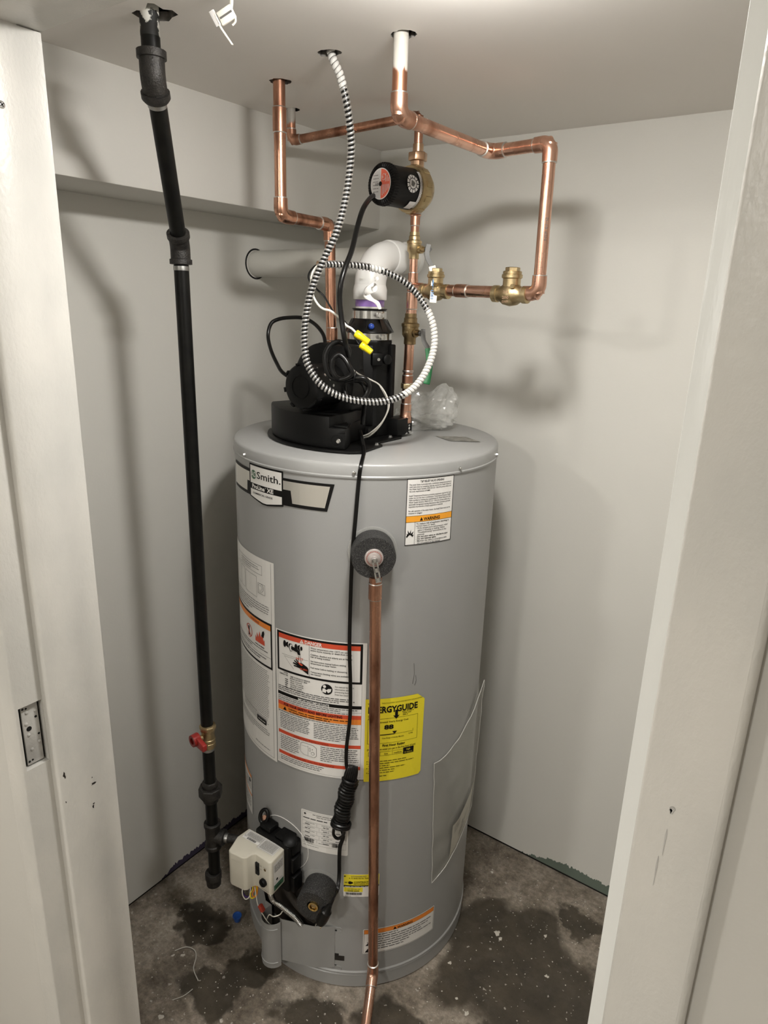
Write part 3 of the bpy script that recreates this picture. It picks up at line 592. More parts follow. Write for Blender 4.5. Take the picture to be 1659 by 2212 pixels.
# table
for i, (a, t) in enumerate((('WATER', ''), ('TEMPERATURE', 'TIME TO PRODUCE SERIOUS'), ('', 'BURNS ON ADULT SKIN'), ('', 'About 1/2 second'), ('', 'About 1 1/2 seconds'), ('', 'Less than 5 seconds'), ('', 'About 30 seconds'), ('', 'More than 5 minutes'))):
    v = .1030+i*.0049
    if a: sh.text(.034, v, .0045, a, bold=.012, al='r', w=.012 if i == 0 else .024)
    elif i > 2: sh.greek(.026, v, .034, .0042, 'label_black')
    if t: sh.text(.040, v, .0046, t, w={1: .050, 2: .043, 3: .030, 4: .034, 5: .034, 6: .030, 7: .033}[i], bold=.012)
sh.disc(.129, .1170, .0128, 'label_black', 2, 28); sh.disc(.124, .1105, .0035, 'label_white', 3); sh.poly([(.1185, .124), (.1195, .116), (.124, .1150), (.128, .119), (.127, .126)], 'label_white', 3); sh.poly([(.1275, .119), (.133, .1150), (.1395, .1145), (.138, .1215), (.132, .1255)], 'label_white', 3)
for i, t in enumerate(('See manual for more', 'information about', 'preventing burns', 'from hot water')): sh.text(.147, .1095+i*.0064, .0055, t, w=(.041, .035, .033, .030)[i], mat='label_grey', bold=.008)
for i in range(3): sh.greek(.006, .1385+i*.0046-.0, q-.012, .0034, 'label_black', last=(.92, .98, .8)[i])
sh.rect(.0045, .1520, q, .1600, 'label_black'); sh.text(W_*.455, .1592, .0078, 'IMPORTANT/IMPORTANTE', 'label_white', 3, w=.074, bold=.02, al='c')
sh.para(.006, .1640, q-.008, 2, .0042, .0030, 'label_black', last=.8); sh.rect(.0045, .1695, q, .1700, 'label_grey'); sh.para(.006, .1738, q-.010, 1, .0042, .0030, 'label_black', last=.9)
sh.rect(.0045, .1760, q, .1860, 'label_red'); sh.text(.022, .1848, .0090, 'FOR YOUR SAFETY READ BEFORE LIGHTING', 'label_black', 3, w=.142, bold=.02)
sh.rect(.0045, .1860, q, .1990, 'label_orange'); sh.poly([(.0195, .1965), (.0245, .1875), (.0295, .1965)], 'label_black', 3)
sh.text(.034, .1920, .0055, 'WARNING:', 'label_black', 3, w=.024, bold=.02); sh.greek(.061, .1920, q-.022, .0042, 'label_black', 3); sh.greek(.036, .1972, q-.030, .0042, 'label_black', 3, last=.72)
sh.text(.006, .2035, .0046, 'BEFORE LIGHTING: ENTIRE SYSTEM MUST BE FILLED WITH WATER AND AIR PURGED FROM ALL LINES', w=.170, bold=.014)
sh.para(.010, .2085, .090, 9, .0045, .0030, 'label_black', last=.5); sh.para(.099, .2085, q-.004, 8, .0045, .0030, 'label_black', last=.7); sh.para(.099, .2448, q-.004, 1, .0045, .0030, 'label_black')
sh.rect(.0045, .2520, q, .2605, 'label_red'); sh.text(.048, .2598, .0080, 'OPERATING INSTRUCTIONS', 'label_dark_red', 3, w=.086, bold=.02)
sh.para(.010, .2660, .064, 8, .0050, .0031, 'label_black', last=.8); sh.para(.115, .2660, q-.004, 8, .0050, .0031, 'label_black', last=.3)
bx = [(.066, .268), (.072, .264), (.098, .266), (.106, .272), (.106, .292), (.101, .297), (.074, .295), (.066, .289)]
sh.poly(bx, 'label_grey', 2); sh.poly([(.0865+(a-.0865)*.965, .2805+(b_-.2805)*.955) for a, b_ in bx], 'label_white', 3)
sh.rect(.085, .269, .0855, .295, 'label_grey', 4); sh.box(.0875, .274, .0915, .283, .0006, 'label_grey', 4); sh.disc(.097, .287, .0042, 'label_grey', 4); sh.disc(.097, .287, .0034, 'label_white', 5); sh.disc(.096, .277, .0012, 'label_grey', 4); sh.rect(.066, .272, .085, .2725, 'label_grey', 4)
sh.rect(.0045, .3070, q, .3155, 'label_red'); sh.text(.035, .3148, .0080, 'TO TURN OFF GAS TO APPLIANCE', 'label_dark_red', 3, w=.112, bold=.02)
sh.para(.010, .3205, .125, 3, .0048, .0031, 'label_black', last=.9); sh.rect(.0045, .3360, q, .3364, 'label_grey'); sh.rect(.0045, .100, .0049, .336, 'label_grey'); sh.rect(q-.0004, .100, q, .336, 'label_grey')
sh.build('danger_sticker', 'label_white', heater, label='large white sticker with red danger and lighting bands')

# --- yellow energy guide
W_, H_ = deg(-51.2, -25.8), .212; zt = .828; sh = Sheet(on_tank(-51.2, zt, TR+.0006), W_, H_)
sh.greek(.006, .012, .016, .0032, 'label_black'); sh.text(.036, .0120, .0045, 'Federal law prohibits removal of this label before consumer purchase', w=.094, bold=0)
sh.text(.0065, .0345, .0215, 'ENERGYGUIDE', w=.1125, bold=.035)
sh.poly([(.0660, .030), (.0725, .030), (.0725, .0445), (.0770, .0430), (.0692, .0530), (.0615, .0430), (.0660, .0445)], 'label_black', 3)
for a, b_, n in ((.006, .030, 3), (.084, .104, 2)): sh.para(a, .0420, b_, n, .0042, .0030, 'label_black')
sh.greek(.082, .0380, .110, .0028, 'label_black')
sh.box(.006, .0500, .121, .1130, .0006, 'label_black'); sh.text(.063, .0605, .0058, 'Estimated Yearly Energy Cost', w=.070, bold=.012, al='c'); sh.text(.0425, .0770, .0150, '88', w=.0215, bold=.04)
sh.rect(.0100, .0900, .066, .0922, 'label_black'); sh.rect(.0100, .0870, .0108, .0950, 'label_black'); sh.rect(.066, .0908, .1105, .0914, 'label_black'); sh.rect(.110, .0850, .1106, .0914, 'label_black'); sh.poly([(.061, .0835), (.072, .0835), (.0665, .0905)], 'label_black', 3)
sh.text(.100, .0975, .0042, '$ 338', bold=.01); sh.text(.0385, .1010, .0042, 'Cost Range of Similar Models', w=.050, bold=.01); sh.text(.012, .1010, .0045, '$', bold=.01)
sh.text(.0400, .1215, .0085, 'First Hour Rating', w=.052, bold=.03); sh.text(.006, .1300, .0068, '(How much hot water you get in the first hour of use)', w=.112, bold=.01)
sh.box(.009, .1345, .112, .1450, .0006, 'label_black'); sh.rect(.035, .1345, .0356, .1450, 'label_black'); sh.rect(.063, .1345, .0636, .1450, 'label_black'); sh.poly([(.0885, .1315), (.1140, .1315), (.1140, .1480), (.0885, .1480)], 'label_black', 2)
sh.text(.049, .1420, .0058, 'low', al='c', bold=.01); sh.text(.076, .1420, .0058, 'medium', al='c', bold=.01); sh.text(.1010, .1385, .0058, 'high', 'label_yellow', 3, al='c', bold=.015); sh.text(.1010, .1455, .0045, '73 Gallons', 'label_yellow', 3, al='c', bold=0); sh.rect(.012, .1385, .0145, .1410, 'label_black', 2)
for i, l in enumerate((.80, .97, .45, .78, .55, .55)):
    sh.greek(.010, .1600+i*.0060, .118, .0032, 'label_black', last=l)
    if i in (0, 1, 3, 5): sh.rect(.006, .1578+i*.006, .0078, .1598+i*.006, 'label_black')
sh.greek(.034, .1990, .052, .0034, 'label_black')
en = sh.build('energy_guide_sticker', 'label_yellow', heater, outline=[(0, 0), (W_-.018, 0), (W_, .016), (W_-.001, H_-.007), (W_-.006, H_), (0, H_)], label='yellow energy rating sticker half hidden by the copper pipe')

# --- rating plate sticker
W_, H_ = deg(-78.7, -57.2), .109; sh = Sheet(on_tank(-78.7, .517), W_, H_)
st5 = [(.0105+.0042*(1 if k % 2 == 0 else .42)*math.sin(math.pi*k/5), .0100-.0042*(1 if k % 2 == 0 else .42)*math.cos(math.pi*k/5)) for k in range(10)]
sh.poly(st5, 'label_black', 2); sh.greek(.030, .0090, .105, .0036); sh.greek(.040, .0140, .085, .0034); sh.greek(.006, .0225, .066, .0048, 'label_black')
sh.box(.0035, .0035, W_-.0045, .0930, .0004, 'label_grey')
for i in range(5):
    v = .030+i*.0115; sh.rect(.0035, v, W_-.0045, v+.0004, 'label_grey'); sh.greek(.012+.004*i, v+.0040, .035, .0022); sh.greek(.010, v+.0090, .028, .0040, 'label_black', last=.7); sh.greek(.052, v+.0040, .078, .0022); sh.greek(.056, v+.0090, .070, .0036, 'label_black'); sh.greek(.086, v+.0090, .100, .0034, 'label_black'); sh.rect(.040+.006*(i % 2), v+.002, .0404+.006*(i % 2), v+.010, 'label_grey')
sh.bars(.007, .0870-.010, .033, .0890); sh.greek(.010, .0922, .030, .0022); sh.bars(.078, .0870-.010, .098, .0890); sh.greek(.045, .0855, .070, .0022); sh.greek(.006, .0990, .045, .0022)
sh.build('rating_sticker', 'label_white', heater, outline=rounded(W_, H_, .004), label='white rating sticker with a small star and bar codes')

# --- contractor sticker
W_, H_ = deg(-58.9, -43.0), .067; sh = Sheet(on_tank(-58.9, .355), W_, H_)
sh.rect(0.0006, .0006, W_-.0006, .0325, 'label_yellow'); sh.rect(.0006, .0325, W_-.0006, .0375, 'label_black'); sh.greek(.003, .0365, W_-.004, .0032, 'label_white', 3); sh.rect(.0012, .0390, .046, .0520, 'label_yellow')
sh.text(.018, .0080, .0052, 'RATE-REWARDS-PAYS', 'label_grey', w=.036, bold=.01); sh.text(.013, .0130, .0048, 'A. O. Smith Hot Inv. Tank', w=.046, bold=.02)
sh.disc(.0155, .0245, .0044, 'label_black', 2); sh.poly([(.0165, .0205), (.0225, .0225), (.0225, .0265), (.0165, .0285)], 'label_black', 2); sh.poly([(.0010, .0045), (.0050, .0045), (.0055, .007), (.0010, .008)], 'label_black', 2)
sh.text(.0245, .0245, .0060, 'CONTRACTOR', w=.044, bold=.03); sh.text(.0245, .0300, .0056, 'REWARDS.COM', w=.042, bold=.02); sh.greek(.003, .0230, .0095, .0024); sh.greek(.003, .0260, .0095, .0034, 'label_black')
sh.greek(.009, .0445, .040, .0030); sh.greek(.010, .0500, .038, .0040, 'label_black'); sh.bars(.006, .0540, .044, .0605); sh.greek(.004, .0650, .018, .0022)
sh.build('contractor_sticker', 'label_white', heater, outline=rounded(W_, H_, .003), label='small yellow and white sticker low beside the copper pipe')

# --- lower warning sticker
W_, H_ = deg(-49.6, -12.8), .078; sh = Sheet(on_tank(-49.6, .187), W_, H_)
sh.box(.002, .002, W_-.002, H_-.002, .0007, 'label_black'); sh.rect(.0027, .0027, W_-.0027, .0150, 'label_orange'); sh.rect(.0027, .0150, W_-.0027, .0155, 'label_black')
sh.poly([(.075, .0138), (.0795, .0058), (.084, .0138)], 'label_black', 2); sh.text(.086, .0138, .0095, 'WARNING', w=.042, bold=.025)
for i in range(7): sh.greek(.033, .0215+i*.0072, W_-.006, .0042, 'label_black', last=(.35, .97, .90, .78, .97, .55, .45)[i])
sh.poly([(.006, .052), (.012, .045), (.010, .041), (.016, .043), (.019, .031), (.021, .043), (.027, .040), (.024, .048), (.029, .053)], 'label_black', 2); sh.poly([(.005, .073), (.012, .062), (.020, .058), (.029, .064), (.029, .073)], 'label_black', 2)
sh.rect(.0310, .0155, .0315, H_-.0027, 'label_black')
sh.build('lower_warning_sticker', 'label_white', heater, outline=rounded(W_, H_, .003), label='low white sticker with an orange warning band')

# --- sticker at the far left edge
W_, H_ = deg(-134, -113.9), .125; sh = Sheet(on_tank(-134, .507), W_, H_)
sh.box(.001, .001, W_-.001, H_-.001, .0009, 'label_black'); sh.rect(.002, .004, W_-.002, .012, 'label_orange'); sh.rect(.002, .062, W_-.002, .067, 'label_orange')
sh.para(.02, .024, W_-.005, 6, .0058, .0034); sh.para(.02, .076, W_-.005, 7, .0058, .0034); sh.poly([(W_-.02, .020), (W_-.012, .016), (W_-.008, .026), (W_-.018, .030)], 'label_black', 2)
sh.build('edge_sticker', 'label_white', heater, label='sticker wrapping round the tank at its left edge')

# --- burner access: dark chamber opening, cover with a bulge, latch slots
def arc_wall(th0, th1, r, z0, z1, t, n=24):
    mb = MB(); vs_ = []
    for i in range(n+1):
        th = th0+(th1-th0)*i/n
        for rr, z in ((r, z0), (r, z1), (r+t, z1), (r+t, z0)): vs_.append(cylpt(th, rr, z))
    fs = []
    for i in range(n):
        for k in range(4): fs.append((i*4+k, (i+1)*4+k, (i+1)*4+(k+1) % 4, i*4+(k+1) % 4))
    fs += [(3, 2, 1, 0), tuple(n*4+k for k in range(4))]; return mb.add(vs_, fs)
arc_wall(-104, -71, TR-.001, .150, .300, .0022).build('burner_opening', 'dark_brown', heater)  # dark sheet on the jacket; the recess's shade is put into its colour
plan = [cylpt(-62.5, TR+.001, 0), cylpt(-65.0, TR+.0045, 0), cylpt(-66.2, TR+.006, 0), cylpt(-72, .322, 0), cylpt(-79, .328, 0), cylpt(-84.5, .336, 0), cylpt(-86.3, .340, 0)]
c0 = V((-.9660, .9455, 0)); 
for k in range(13):
    a = math.radians(-8-208*k/12); plan.append(c0+V((math.cos(a)*.030, math.sin(a)*.030, 0)))
plan += [cylpt(-99, .322, 0), cylpt(-104, TR+.002, 0)]
def wall_strip(plan, z0, z1, t, zs=None):
    mb = MB(); n = len(plan); nrm = []
    for i in range(n):
        d = plan[min(i+1, n-1)]-plan[max(i-1, 0)]; nrm.append(V((-d.y, d.x, 0)).normalized())
    vs_ = []
    for i, p in enumerate(plan):
        a0, a1 = (z0, z1) if zs is None else zs[i]
        for dd, z in ((0, a0), (0, a1), (t, a1), (t, a0)): vs_.append((p.x+nrm[i].x*dd, p.y+nrm[i].y*dd, z))
    fs = []
    for i in range(n-1):
        for k in range(4): fs.append((i*4+k, (i+1)*4+k, (i+1)*4+(k+1) % 4, i*4+(k+1) % 4))
    fs += [(3, 2, 1, 0), tuple((n-1)*4+k for k in range(4))]; return mb.add(vs_, fs)
cover = wall_strip(plan, .062, .190, -.0015, [(.062, .192)]*7+[(.050, .188)]*13+[(.055, .186)]*2).build('access_cover', 'tank_paint', heater, angle=30)
for z in (.172, .066):
    MB().tube([V((p.x, p.y, z))+(V((p.x, p.y, 0))-c0).normalized()*.0002 for p in plan[8:19]], .0016, 8).build('cover_bead', 'tank_paint', cover)
for (th0, th1, z0, z1, m_) in ((-62.6, -58.0, .086, .101, 'dark_brown'), (-62.6, -60.6, .101, .107, 'dark_brown'), (-62.8, -61.6, .178, .182, 'dark_void'), (-62.8, -61.6, .066, .070, 'dark_void')):
    arc_wall(th0, th1, TR+.0002, z0, z1, .0006, 4).build('latch_slot', m_, heater)
for z in (.186, .063):
    MB().tube([cylpt(th, TR+.0006, z+dz) for th, dz in ((-63, .004), (-60.2, .004), (-59.4, .001), (-59.4, -.006), (-60.0, -.008))], .0009, 6).build('latch_tab', 'tank_paint', heater)
for th, z, l in ((-31.5, .905, .05), (-30.5, .875, .025)):
    MB().tube([cylpt(th, TR+.0002, z), cylpt(th+.4, TR+.0002, z-l*.5), cylpt(th-.2, TR+.0002, z-l)], .0005, 5).build('scratch', 'label_grey', heater)

# ------------------------------------------------------------------ black draft blower on the lid
bl = thing('draft_blower', 'black plastic draft blower with a round motor, standing on the heater lid', 'blower', (TX, TY, ZT+.0015))
zb = ZT+.0015
def arc_poly(th0, th1, r, n=14): return [((lambda p: (p.x, p.y))(cylpt(th0+(th1-th0)*i/n, r, 0))) for i in range(n+1)]
base_poly = arc_poly(-147, -62, .232)+[(-.836, 1.098), (-.848, 1.188), (-.872, 1.200), (-.868, 1.290), (-.905, 1.345), (-1.02, 1.36), (-1.135, 1.24)]
MB().prism(base_poly, zb, zb+.005).build('base_flange', 'black_plastic', bl, bevel=.0012)
bp_ = arc_poly(-146, -64.5, .222)+[(-.884, 1.118), (-.905, 1.150), (-.915, 1.215), (-1.04, 1.260), (-1.13, 1.215)]
MB().prism(bp_, zb+.005, zb+.050).build('base_housing', 'black_plastic', bl, bevel=.004)
up_ = arc_poly(-140.0, -73.5, .2222)+[(-.905, 1.15), (-.93, 1.235), (-1.07, 1.250), (-1.120, 1.19)]
MB().prism(up_, zb+.006, zb+.073).build('upper_housing', 'black_plastic', bl, bevel=.004)
MB().lathe([(.012, 0), (.012, .008), (.008, .011)], (-1.128, 1.180, zb+.050), n=16).build('boss', 'black_plastic', bl)
MB().prism([(-.898, 1.080), (-.866, 1.088), (-.888, 1.120), (-.905, 1.135)], zb+.050, zb+.054).build('corner_ledge', 'black_plastic', bl, bevel=.0015)
MB().tube(smooth_path([(-.905, 1.0745, zb+.043), (-.895, 1.0755, zb+.0405), (-.880, 1.0795, zb+.0405), (-.868, 1.0830, zb+.043)], 5), .0022, 8).build('ledge_lip', 'black_plastic', bl)
rec = MB().lathe([(.013, 0), (.013, .002), (.011, .002), (.011, .0005)], cylpt(-69.5, .2205, zb+.0235), cylpt(-69.5, 1, 0)-cylpt(-69.5, 0, 0), 20).build('screw_recess', 'black_plastic', bl)
MB().lathe([(.0052, .000), (.0052, .003), (.0035, .005), (.0035, .007)], cylpt(-68.2, .2205, zb+.0235), cylpt(-68.2, 1, 0)-cylpt(-68.2, 0, 0), 8).build('screw', 'steel', rec)
for x, y in ((-.8545, 1.174), (-.8850, 1.268)):
    MB().lathe([(.0060, 0), (.0060, .0012), (.0040, .0014), (.0040, .0045), (.0025, .0052)], (x, y, zb+.005), n=6).build('flange_screw', 'steel', bl)
# ribs and side box at the right
MB().b2((-.915, 1.285, zb+.005), (-.875, 1.345, zb+.045)).build('side_box', 'black_plastic', bl, bevel=.004)
MB().prism([(-.925, 1.262), (-.905, 1.205), (-.90, 1.205), (-.915, 1.268)], zb+.005, zb+.030).build('rib', 'black_plastic', bl, bevel=.001)
# motor
mo = V((-.966, 1.060, 1.4775))
mot = MB().lathe([(.0, -.004), (.022, -.004), (.022, -.0052), (.0235, -.0052), (.0235, -.0035), (.0415, -.0030), (.0455, 0), (.0470, .004), (.0470, .014), (.0450, .016), (.0450, .092), (.0430, .098)], mo, (0, 1, 0), 48).build('motor', 'black_plastic', bl)
for k in range(8):
    a = 2*math.pi*k/8+.2; MB().box(mo+V((math.cos(a)*.0465, .006, math.sin(a)*.0465)), (.005, .009, .0022), (V((-math.sin(a), 0, math.cos(a))), V((0, 1, 0)), V((math.cos(a), 0, math.sin(a))))).build('clip', 'black_plastic', mot, bevel=.0006)
for a, y_, r_ in ((35, .030, .0030), (22, .040, .0025), (5, .048, .0030), (-12, .055, .0022), (62, .024, .0018)):
    aa = math.radians(a); d = V((math.cos(aa), 0, math.sin(aa))); MB().lathe([(r_, 0), (r_, .0012)], mo+V((0, y_, 0))+d*.0447, d, 10).build('vent_hole', 'dull_steel', mot)
# scroll housing
fo = V((-.992, 1.148, 1.478))
MB().lathe([(.050, .0), (.078, .004), (.084, .010), (.084, .052), (.078, .060)], fo, (0, 1, 0), 56).build('scroll_housing', 'black_plastic', bl)
MB().prism([(-.075, .030), (-.02, .085), (.068, .082), (.075, -.05), (.03, -.09), (-.04, -.09)], .003, .055, o=(-.985, 1.150, 1.478), ax=(V((1, 0, 0)), V((0, 0, 1)), V((0, 1, 0)))).build('scroll_body', 'black_plastic', bl, bevel=.006)
# stack: faceted tower, tapered shoulder, collar
oct_ = [(.053*math.cos(math.radians(22.5+45*k)), .053*math.sin(math.radians(22.5+45*k))) for k in range(8)]
MB().lathe([(.062, zb+.005), (.0595, zb+.030), (.0565, zb+.060), (.0555, 1.555), (.0565, 1.562), (.0565, 1.569)], (TX, TY, 0), n=8, ph=math.radians(12)).build('stack', 'black_plastic', bl, bevel=.003)
MB().prism([(-.040, zb+.03), (.012, zb+.03), (.010, 1.558), (-.038, 1.558)], .050, .0585, o=(TX, TY, 0), ax=(V((.80, .60, 0)), V((0, 0, 1)), V((.60, -.80, 0)))).build('stack_panel', 'black_plastic', bl, bevel=.002)
for z0, z1, r in ((1.5685, 1.5835, .0500), (1.6135, 1.6310, .0375)):
    cl = MB().lathe([(r, z0), (r+.0012, z0+.0006), (r+.0012, z1-.0006), (r, z1)], (TX, TY, 0), n=56).build('hose_clamp', 'steel', bl)
    d = V((.87, -.30, 0)).normalized(); tdir = V((-d.y, d.x, 0)); c = V((TX, TY, (z0+z1)/2))+d*(r+.005)
    MB().box(c, (.0045, .008, .0055), (d, tdir, V((0, 0, 1)))).build('screw_housing', 'steel', cl, bevel=.001)
    MB().lathe([(.0052, 0), (.0052, .006), (.0030, .006), (.0030, .014)], c-tdir*.006+d*.010, d*.7-tdir*.7, 6).build('clamp_screw', 'steel', cl)
MB().lathe([(.0488, 1.566), (.0490, 1.5845), (.0565, 1.5850), (.0555, 1.5875), (.0385, 1.6125), (.0372, 1.6145), (.0372, 1.6330), (.0395, 1.6335), (.0395, 1.6355), (.0325, 1.6355)], (TX, TY, 0), n=40).build('rubber_coupling', 'black_rubber', bl)
for k in range(8):
    a = math.radians(-110+45*k); d = V((math.cos(a), math.sin(a), 0)); MB().prism([(.040, 1.613), (.052, 1.5875), (.0555, 1.5875), (.0415, 1.613)], -.0008, .0008, o=(TX, TY, 0), ax=(d, V((0, 0, 1)), V((-d.y, d.x, 0)))).build('coupling_rib', 'black_rubber', bl, smooth=False)
plug_d = V((.66, -.75, 0)).normalized()
MB().lathe([(.0085, 0), (.0085, .006), (.0070, .008)], V((TX, TY, 1.5960))+plug_d*.046, plug_d, 18).build('plug_seat', 'black_plastic', bl)
MB().lathe([(.0066, 0), (.0066, .008), (.0052, .0120), (.0025, .0138)], V((TX, TY, 1.5985))+plug_d*.049, plug_d, 18).build('blue_plug', 'blue_plastic', bl)
sd = V((.82, -.57, 0)).normalized()
MB().box(V((TX, TY, 1.535))+sd*.058+V((0, 0, -.006)), (.010, .014, .014), (sd, V((-sd.y, sd.x, 0)), V((0, 0, 1)))).build('side_latch', 'black_plastic', bl, bevel=.004)
MB().lathe([(.011, 0), (.011, .010), (.008, .012)], V((TX, TY, 1.529))+sd*.060+V((.012, .014, 0)), V((.95, -.3, 0)), 18).build('latch_knob', 'black_plastic', bl)
MB().lathe([(.0040, 0), (.0035, .003)], V((TX, TY, 1.529))+sd*.0685, sd, 8).build('latch_screw', 'steel', bl)
MB().b2((TX+.050, TY+.005, 1.36), (TX+.062, TY+.02, 1.56)).build('stack_rail', 'black_plastic', bl, bevel=.003)
MB().tube(smooth_path([(-.935, 1.205, 1.545), (-.927, 1.200, 1.540), (-.927, 1.198, 1.528), (-.936, 1.200, 1.520)], 4), .0035, 8).build('hook', 'black_plastic', bl)
MB().lathe([(.0045, 0), (.0045, .003), (.0030, .006)], (-.9270, 1.196, 1.548), (.3, -.9, 0), 8).build('hook_screw', 'steel', bl)

# black pressure hose looping from the motor to the scroll
hp = [(-1.0654, 1.11, 1.4948), (-1.0955, 1.1212, 1.5129), (-1.127, 1.1349, 1.5405), (-1.1455, 1.1456, 1.5697), (-1.1455, 1.155, 1.5949), (-1.1348, 1.1665, 1.6054), (-1.1072, 1.1751, 1.6105), (-1.0746, 1.1854, 1.6107), (-1.0441, 1.1897, 1.5989), (-1.018, 1.1876, 1.5783), (-1.0026, 1.1776, 1.5567)]
hose = MB().tube(smooth_path([(-1.03, 1.12, 1.478)]+hp, 6), .0042, 12).build('hose', 'black_rubber'); tag(hose, 'thin black rubber hose arching left of the blower motor', 'hose')
MB().lathe([(.0030, 0), (.0030, .03)], (-1.0026, 1.1776, 1.530), (0, 0, 1), 10).build('barb', 'brass', hose)

# ------------------------------------------------------------------ copper and iron piping helpers
def corner_run(parent, pts, r, mat='copper', elbow_k=1.17, hub=.020, bend=None, ring=True):
    """straight pipes between the corners, each corner an elbow fitting with two solder rings"""
    P = [V(p) for p in pts]; bend = bend or r*1.55; n = len(P)
    for i in range(n-1):
        MB().tube([P[i], P[i+1]] if i == 0 or True else None, r, 20).build('pipe', mat, parent)
    for i in range(1, n-1):
        ap = arc_pts(P[i-1], P[i], P[i+1], bend, 10); u = (P[i-1]-P[i]).normalized(); w_ = (P[i+1]-P[i]).normalized()
        a, b_ = ap[0]+u*(hub-.004), ap[-1]+w_*(hub-.004)
        e = MB().tube([a]+ap+[b_], [r*elbow_k]+[r*elbow_k*1.03]*len(ap)+[r*elbow_k], 22).build('elbow', mat, parent)
        if ring:
            for q, d in ((a, u), (b_, w_)): MB().lathe([(r*1.02, .0012), (r*elbow_k*1.02, .0003), (r*elbow_k*1.02, -.0012), (r, -.0012)], q, d, 20).build('solder_ring', 'solder', e)
def sleeve(parent, c, d, r, ln, mat='copper', name='coupling'):
    d = V(d).normalized(); c = V(c); h = ln/2
    o = MB().lathe([(r*.98, -h), (r*1.15, -h+.0005), (r*1.15, h-.0005), (r*.98, h)], c, d, 20).build(name, mat, parent)
    for s_ in (-1, 1): MB().lathe([(r*1.01, -.0010), (r*1.17, -.0008), (r*1.12, .0010), (r, .0012)], c+d*h*s_, d*s_, 20).build('solder_ring', 'solder', o)
    return o

# ------------------------------------------------------------------ large copper loop: ceiling drop, over, down and back to the riser
D0, E1, E2, E3, V1, TEE = V((-.7125, 1.0150, ZC+.12)), V((-.7125, 1.0155, 1.937)), V((-.7060, 1.3240, 1.937)), V((-.5730, 1.3030, 1.937)), V((-.5710, 1.3040, 1.6745)), V((-.8840, 1.3330, 1.6800))
loop = thing('copper_loop', 'bright copper pipe loop dropping from the ceiling and squaring round to two check valves', 'pipe', (-.7125, 1.0155, 1.6745))
CV1, CV2 = TEE.lerp(V1, .805), TEE.lerp(V1, .205)
corner_run(loop, [D0, E1, E2, E3, V1, V1.lerp(TEE, .30)], .0118, bend=.017)
dx = (TEE-V1).normalized()
MB().tube([CV1+dx*.030, CV2-dx*.030], .0118, 20).build('pipe', 'copper', loop)
sleeve(loop, TEE.lerp(V1, .43), dx, .0118, .030)
MB().tube([CV2+dx*.020, TEE-dx*.012], .0118, 20).build('pipe', 'copper', loop)
pp = MB().tube([(D0.x, D0.y, ZC+.05), (D0.x, D0.y, 1.970)], .0120, 20).build('painted_section', 'paint_on_pipe', loop)
def check_valve(parent, c, ax, k):
    ax = V(ax).normalized(); z = V((0, 0, 1)); c = V(c)
    b_ = MB().lathe([(.0150*k, -.040*k), (.0165*k, -.039*k), (.0165*k, -.029*k), (.0150*k, -.028*k), (.0150*k, -.022*k), (.0205*k, -.014*k), (.0230*k, 0), (.0205*k, .014*k), (.0150*k, .022*k), (.0150*k, .028*k), (.0165*k, .029*k), (.0165*k, .039*k), (.0150*k, .040*k)], c-z*.003*k, ax, 28).build('check_valve', 'brass', parent)
    MB().lathe([(.0175*k, .006*k), (.0175*k, .026*k), (.0205*k, .028*k), (.0205*k, .034*k), (.0185*k, .035*k), (.0185*k, .040*k), (.0165*k, .041*k)], c, z, 24).build('bonnet', 'brass', b_)
    MB().lathe([(.0145*k, .040*k), (.0145*k, .047*k), (.0130*k, .048*k)], c, z, 6).build('hex_cap', 'brass', b_)
    side = ax.cross(z); MB().lathe([(.0045*k, 0), (.0045*k, .006*k)], c+z*.012*k+ax*(-.014*k)-side*.016*k, -side, 8).build('pin', 'brass', b_)
    return b_
cva = check_valve(loop, CV1, dx, 1.0)
check_valve(loop, CV2, dx, .92)
# cast and printed marks
def plane_map(o_, ax, ay, n_, k=.0004): return lambda u, v, l: V(o_)+V(ax)*u-V(ay)*v+V(n_)*k*l
fc = V((.0, -1, 0)); sh = Sheet(plane_map(CV1+V((-.010, -.0235, -.004)), (1, 0, 0), (0, 0, 1), fc), .03, .03, 1)
sh.text(.005, -.002, .008, '3/4', 'bronze', bold=.03, w=.010); sh.text(.003, .008, .0075, '200', 'bronze', bold=.03, w=.014); sh.text(.003, .0155, .0065, 'SWP', 'bronze', bold=.03, w=.014)
sh.L['bronze'].build('cast_lettering', 'bronze', cva, smooth=False)
pd = V((.40, -.917, 0)).normalized(); px_ = V((.917, .40, 0))
def pipe_map(base, r, a0): return lambda u, v, l: V(base)+V((0, 0, u))+(pd*math.cos(a0+v/r)+px_*math.sin(a0+v/r))*(r+.0004)
sh = Sheet(pipe_map((-.5721, 1.3035, 1.770), .0118, .25), .06, .01, 1); sh.text(0, .004, .0075, 'NSF 61-G', 'label_grey', w=.040); sh.L['label_grey'].build('stamp', 'label_grey', loop, smooth=False)

